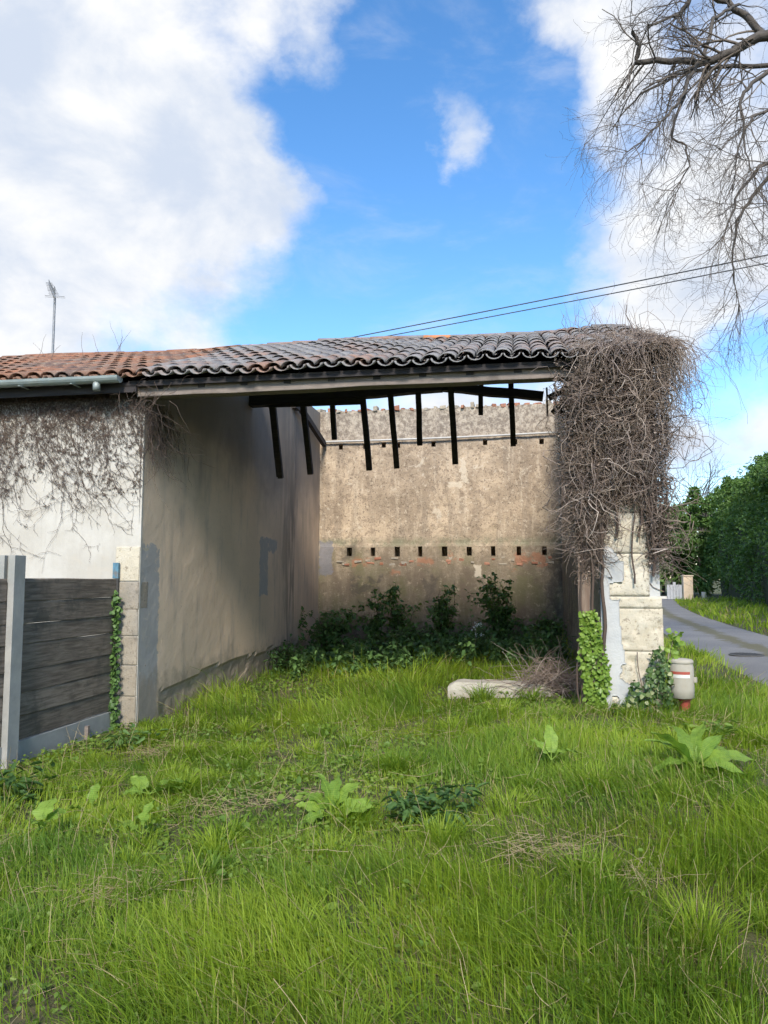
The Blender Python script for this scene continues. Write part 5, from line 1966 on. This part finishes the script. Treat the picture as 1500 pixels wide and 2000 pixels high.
def build_bare_tree():
    bx, by = 10.9, 12.2
    bz = float(ground_h(bx, by))
    org = np.array([bx, by, bz])
    t = thing('bare_tree', 'large leafless tree whose drooping twiggy branches fill the upper right sky', 'tree', tuple(org))
    trunk = np.array([(0, 0, -.3), (.05, 0, 1.2), (-.1, .05, 3.0), (-.25, 0, 4.8), (-.5, -.05, 6.5), (-.9, -.1, 8.0), (-1.3, .1, 9.6), (-1.5, .2, 11.5)])
    ob('trunk', tube_mesh('trunk', [(trunk, np.array([.42, .33, .29, .26, .22, .18, .13, .07]))], 12), M['bark'], t)
    # main limbs, world coordinates
    limbs = [
        ([(10.0, 12.1, 8.4), (8.2, 12.0, 9.8), (6.9, 11.9, 10.55), (6.36, 11.9, 10.5), (5.98, 12.0, 10.44), (5.8, 12.0, 10.29), (5.46, 12.1, 10.2), (5.25, 12.1, 10.18), (4.83, 12.2, 10.26), (4.28, 12.3, 10.3), (4.30, 12.2, 10.55), (4.16, 12.1, 10.72)], .13, .035),
        ([(9.6, 12.3, 9.6), (8.0, 12.8, 10.6), (6.8, 13.0, 11.3), (6.5, 13.0, 11.7), (6.2, 13.0, 11.95), (5.55, 12.9, 12.1), (5.4, 12.8, 11.8), (5.2, 12.7, 11.45), (4.6, 12.6, 11.2)], .10, .022),
        ([(5.25, 12.1, 10.18), (5.02, 12.0, 9.84), (4.89, 11.8, 9.50), (4.71, 11.7, 9.2), (4.49, 11.6, 8.9), (4.19, 11.5, 8.6), (3.76, 11.3, 8.15)], .045, .010),
        ([(5.02, 12.0, 9.84), (4.93, 12.1, 9.45), (4.76, 12.2, 8.95), (5.03, 12.2, 8.78), (5.05, 12.2, 8.40), (4.83, 12.2, 7.95)], .035, .009),
        ([(7.2, 11.9, 10.5), (6.35, 11.3, 9.8), (5.83, 11.2, 9.3), (5.52, 11.2, 9.05), (5.47, 11.2, 8.7), (5.49, 11.2, 8.35), (5.51, 11.1, 7.75)], .055, .010),
        ([(8.4, 12.0, 9.7), (7.0, 11.6, 9.7), (6.33, 11.4, 9.4), (6.1, 11.4, 8.95), (5.71, 11.3, 8.7), (5.45, 11.2, 8.3), (5.3, 11.1, 7.7)], .055, .009),
        ([(5.32, 12.1, 10.28), (5.61, 12.3, 11.1), (5.9, 12.5, 11.4), (6.3, 12.8, 11.75)], .04, .03),
        ([(9.9, 12.1, 8.2), (8.0, 11.6, 8.9), (6.27, 11.2, 8.1), (5.68, 11.1, 7.8), (5.24, 11.0, 7.25), (5.0, 10.9, 6.6)], .07, .009),
        ([(9.9, 12.1, 7.4), (8.2, 12.2, 8.5), (6.6, 12.1, 8.5), (6.0, 12.0, 7.8), (5.73, 12.0, 7.4), (5.62, 12.0, 6.7), (5.7, 12.0, 6.0)], .06, .008),
        ([(10.1, 12.1, 6.9), (8.4, 11.4, 7.9), (7.0, 11.0, 7.9), (6.3, 10.9, 7.2), (5.9, 10.8, 6.4), (5.75, 10.8, 5.7)], .06, .007),
        ([(9.5, 12.2, 9.9), (8.0, 13.4, 11.0), (6.6, 13.8, 11.3), (5.6, 13.9, 11.2), (4.9, 13.9, 10.8), (4.4, 13.9, 10.2)], .07, .012),
        ([(10.3, 12.3, 7.8), (12.2, 13.0, 9.2), (13.8, 13.4, 10.2), (15.4, 13.5, 10.2)], .14, .03),
        ([(10.2, 12.1, 8.0), (11.0, 10.0, 9.6), (11.6, 8.4, 10.2), (11.9, 7.0, 9.6)], .12, .03),
    ]
    twigs = {}
    for (pts, r0, r1) in limbs:
        pts = np.array(pts) - np.array([bx, by, bz])
        # smooth resample
        s = np.linspace(0, len(pts) - 1, len(pts) * 4 - 3)
        P = np.stack([np.interp(s, np.arange(len(pts)), pts[:, k]) for k in range(3)], -1)
        P[1:-1] += rng.normal(0, .015, P[1:-1].shape)
        Rr = np.linspace(r0, r1, len(P)) * .85
        ob('limb', tube_mesh('limb', [(P, Rr)], 7), M['bark'], t)
        far = len(pts) < 5 and r1 > .02
        n = 8 if far else int(2.9 * len(pts))
        for k in range(n):
            i = rng.integers(int(len(P) * .28), len(P))
            tg = P[min(i + 1, len(P) - 1)] - P[i - 1]
            tg /= np.linalg.norm(tg) + 1e-9
            d = tg * .6 + rng.normal(0, .55, 3) + np.array([-.25, 0, -.35])
            grow(twigs, P[i], d / np.linalg.norm(d), rng.uniform(.55, 1.35), max(.007, Rr[i] * .36), 1, 3, .50, .06, 3)
        # spray at the tip
        for k in range(4):
            d = (P[-1] - P[-3]); d /= np.linalg.norm(d) + 1e-9
            d = d + rng.normal(0, .45, 3)
            grow(twigs, P[-1], d / np.linalg.norm(d), rng.uniform(.5, 1.0), .007, 1, 3, .5, .05, 3)
    allp = [p for l in twigs.values() for p in l]
    ob('twigs', tube_mesh('twigs', allp, 3), M['twig'], t, kind='stuff')


build_bare_tree()


def build_far_bare():
    x, y = 27.5, 66
    z = float(ground_h(x, y))
    t = thing('bare_tree', 'distant thin leafless tree behind the top of the hedge', 'tree', (x, y, z))
    tw = {}
    ob('trunk', tube_mesh('trunk', [walk((0, 0, 0), (0, 0, 1), 7.5, 10, .03, .18, .06)], 6), M['bark'], t)
    for k in range(26):
        grow(tw, np.array([0, 0, rng.uniform(5, 9.0)]), np.array([rng.normal(0, .8), rng.normal(0, .6), .7]), rng.uniform(2.0, 3.6), .05, 1, 3, .45, -.01, 3)
    allp = [(p, np.maximum(r, .008)) for l in tw.values() for p, r in l]
    ob('twigs', tube_mesh('twigs', allp, 3), M['twig'], t, kind='stuff')


build_far_bare()
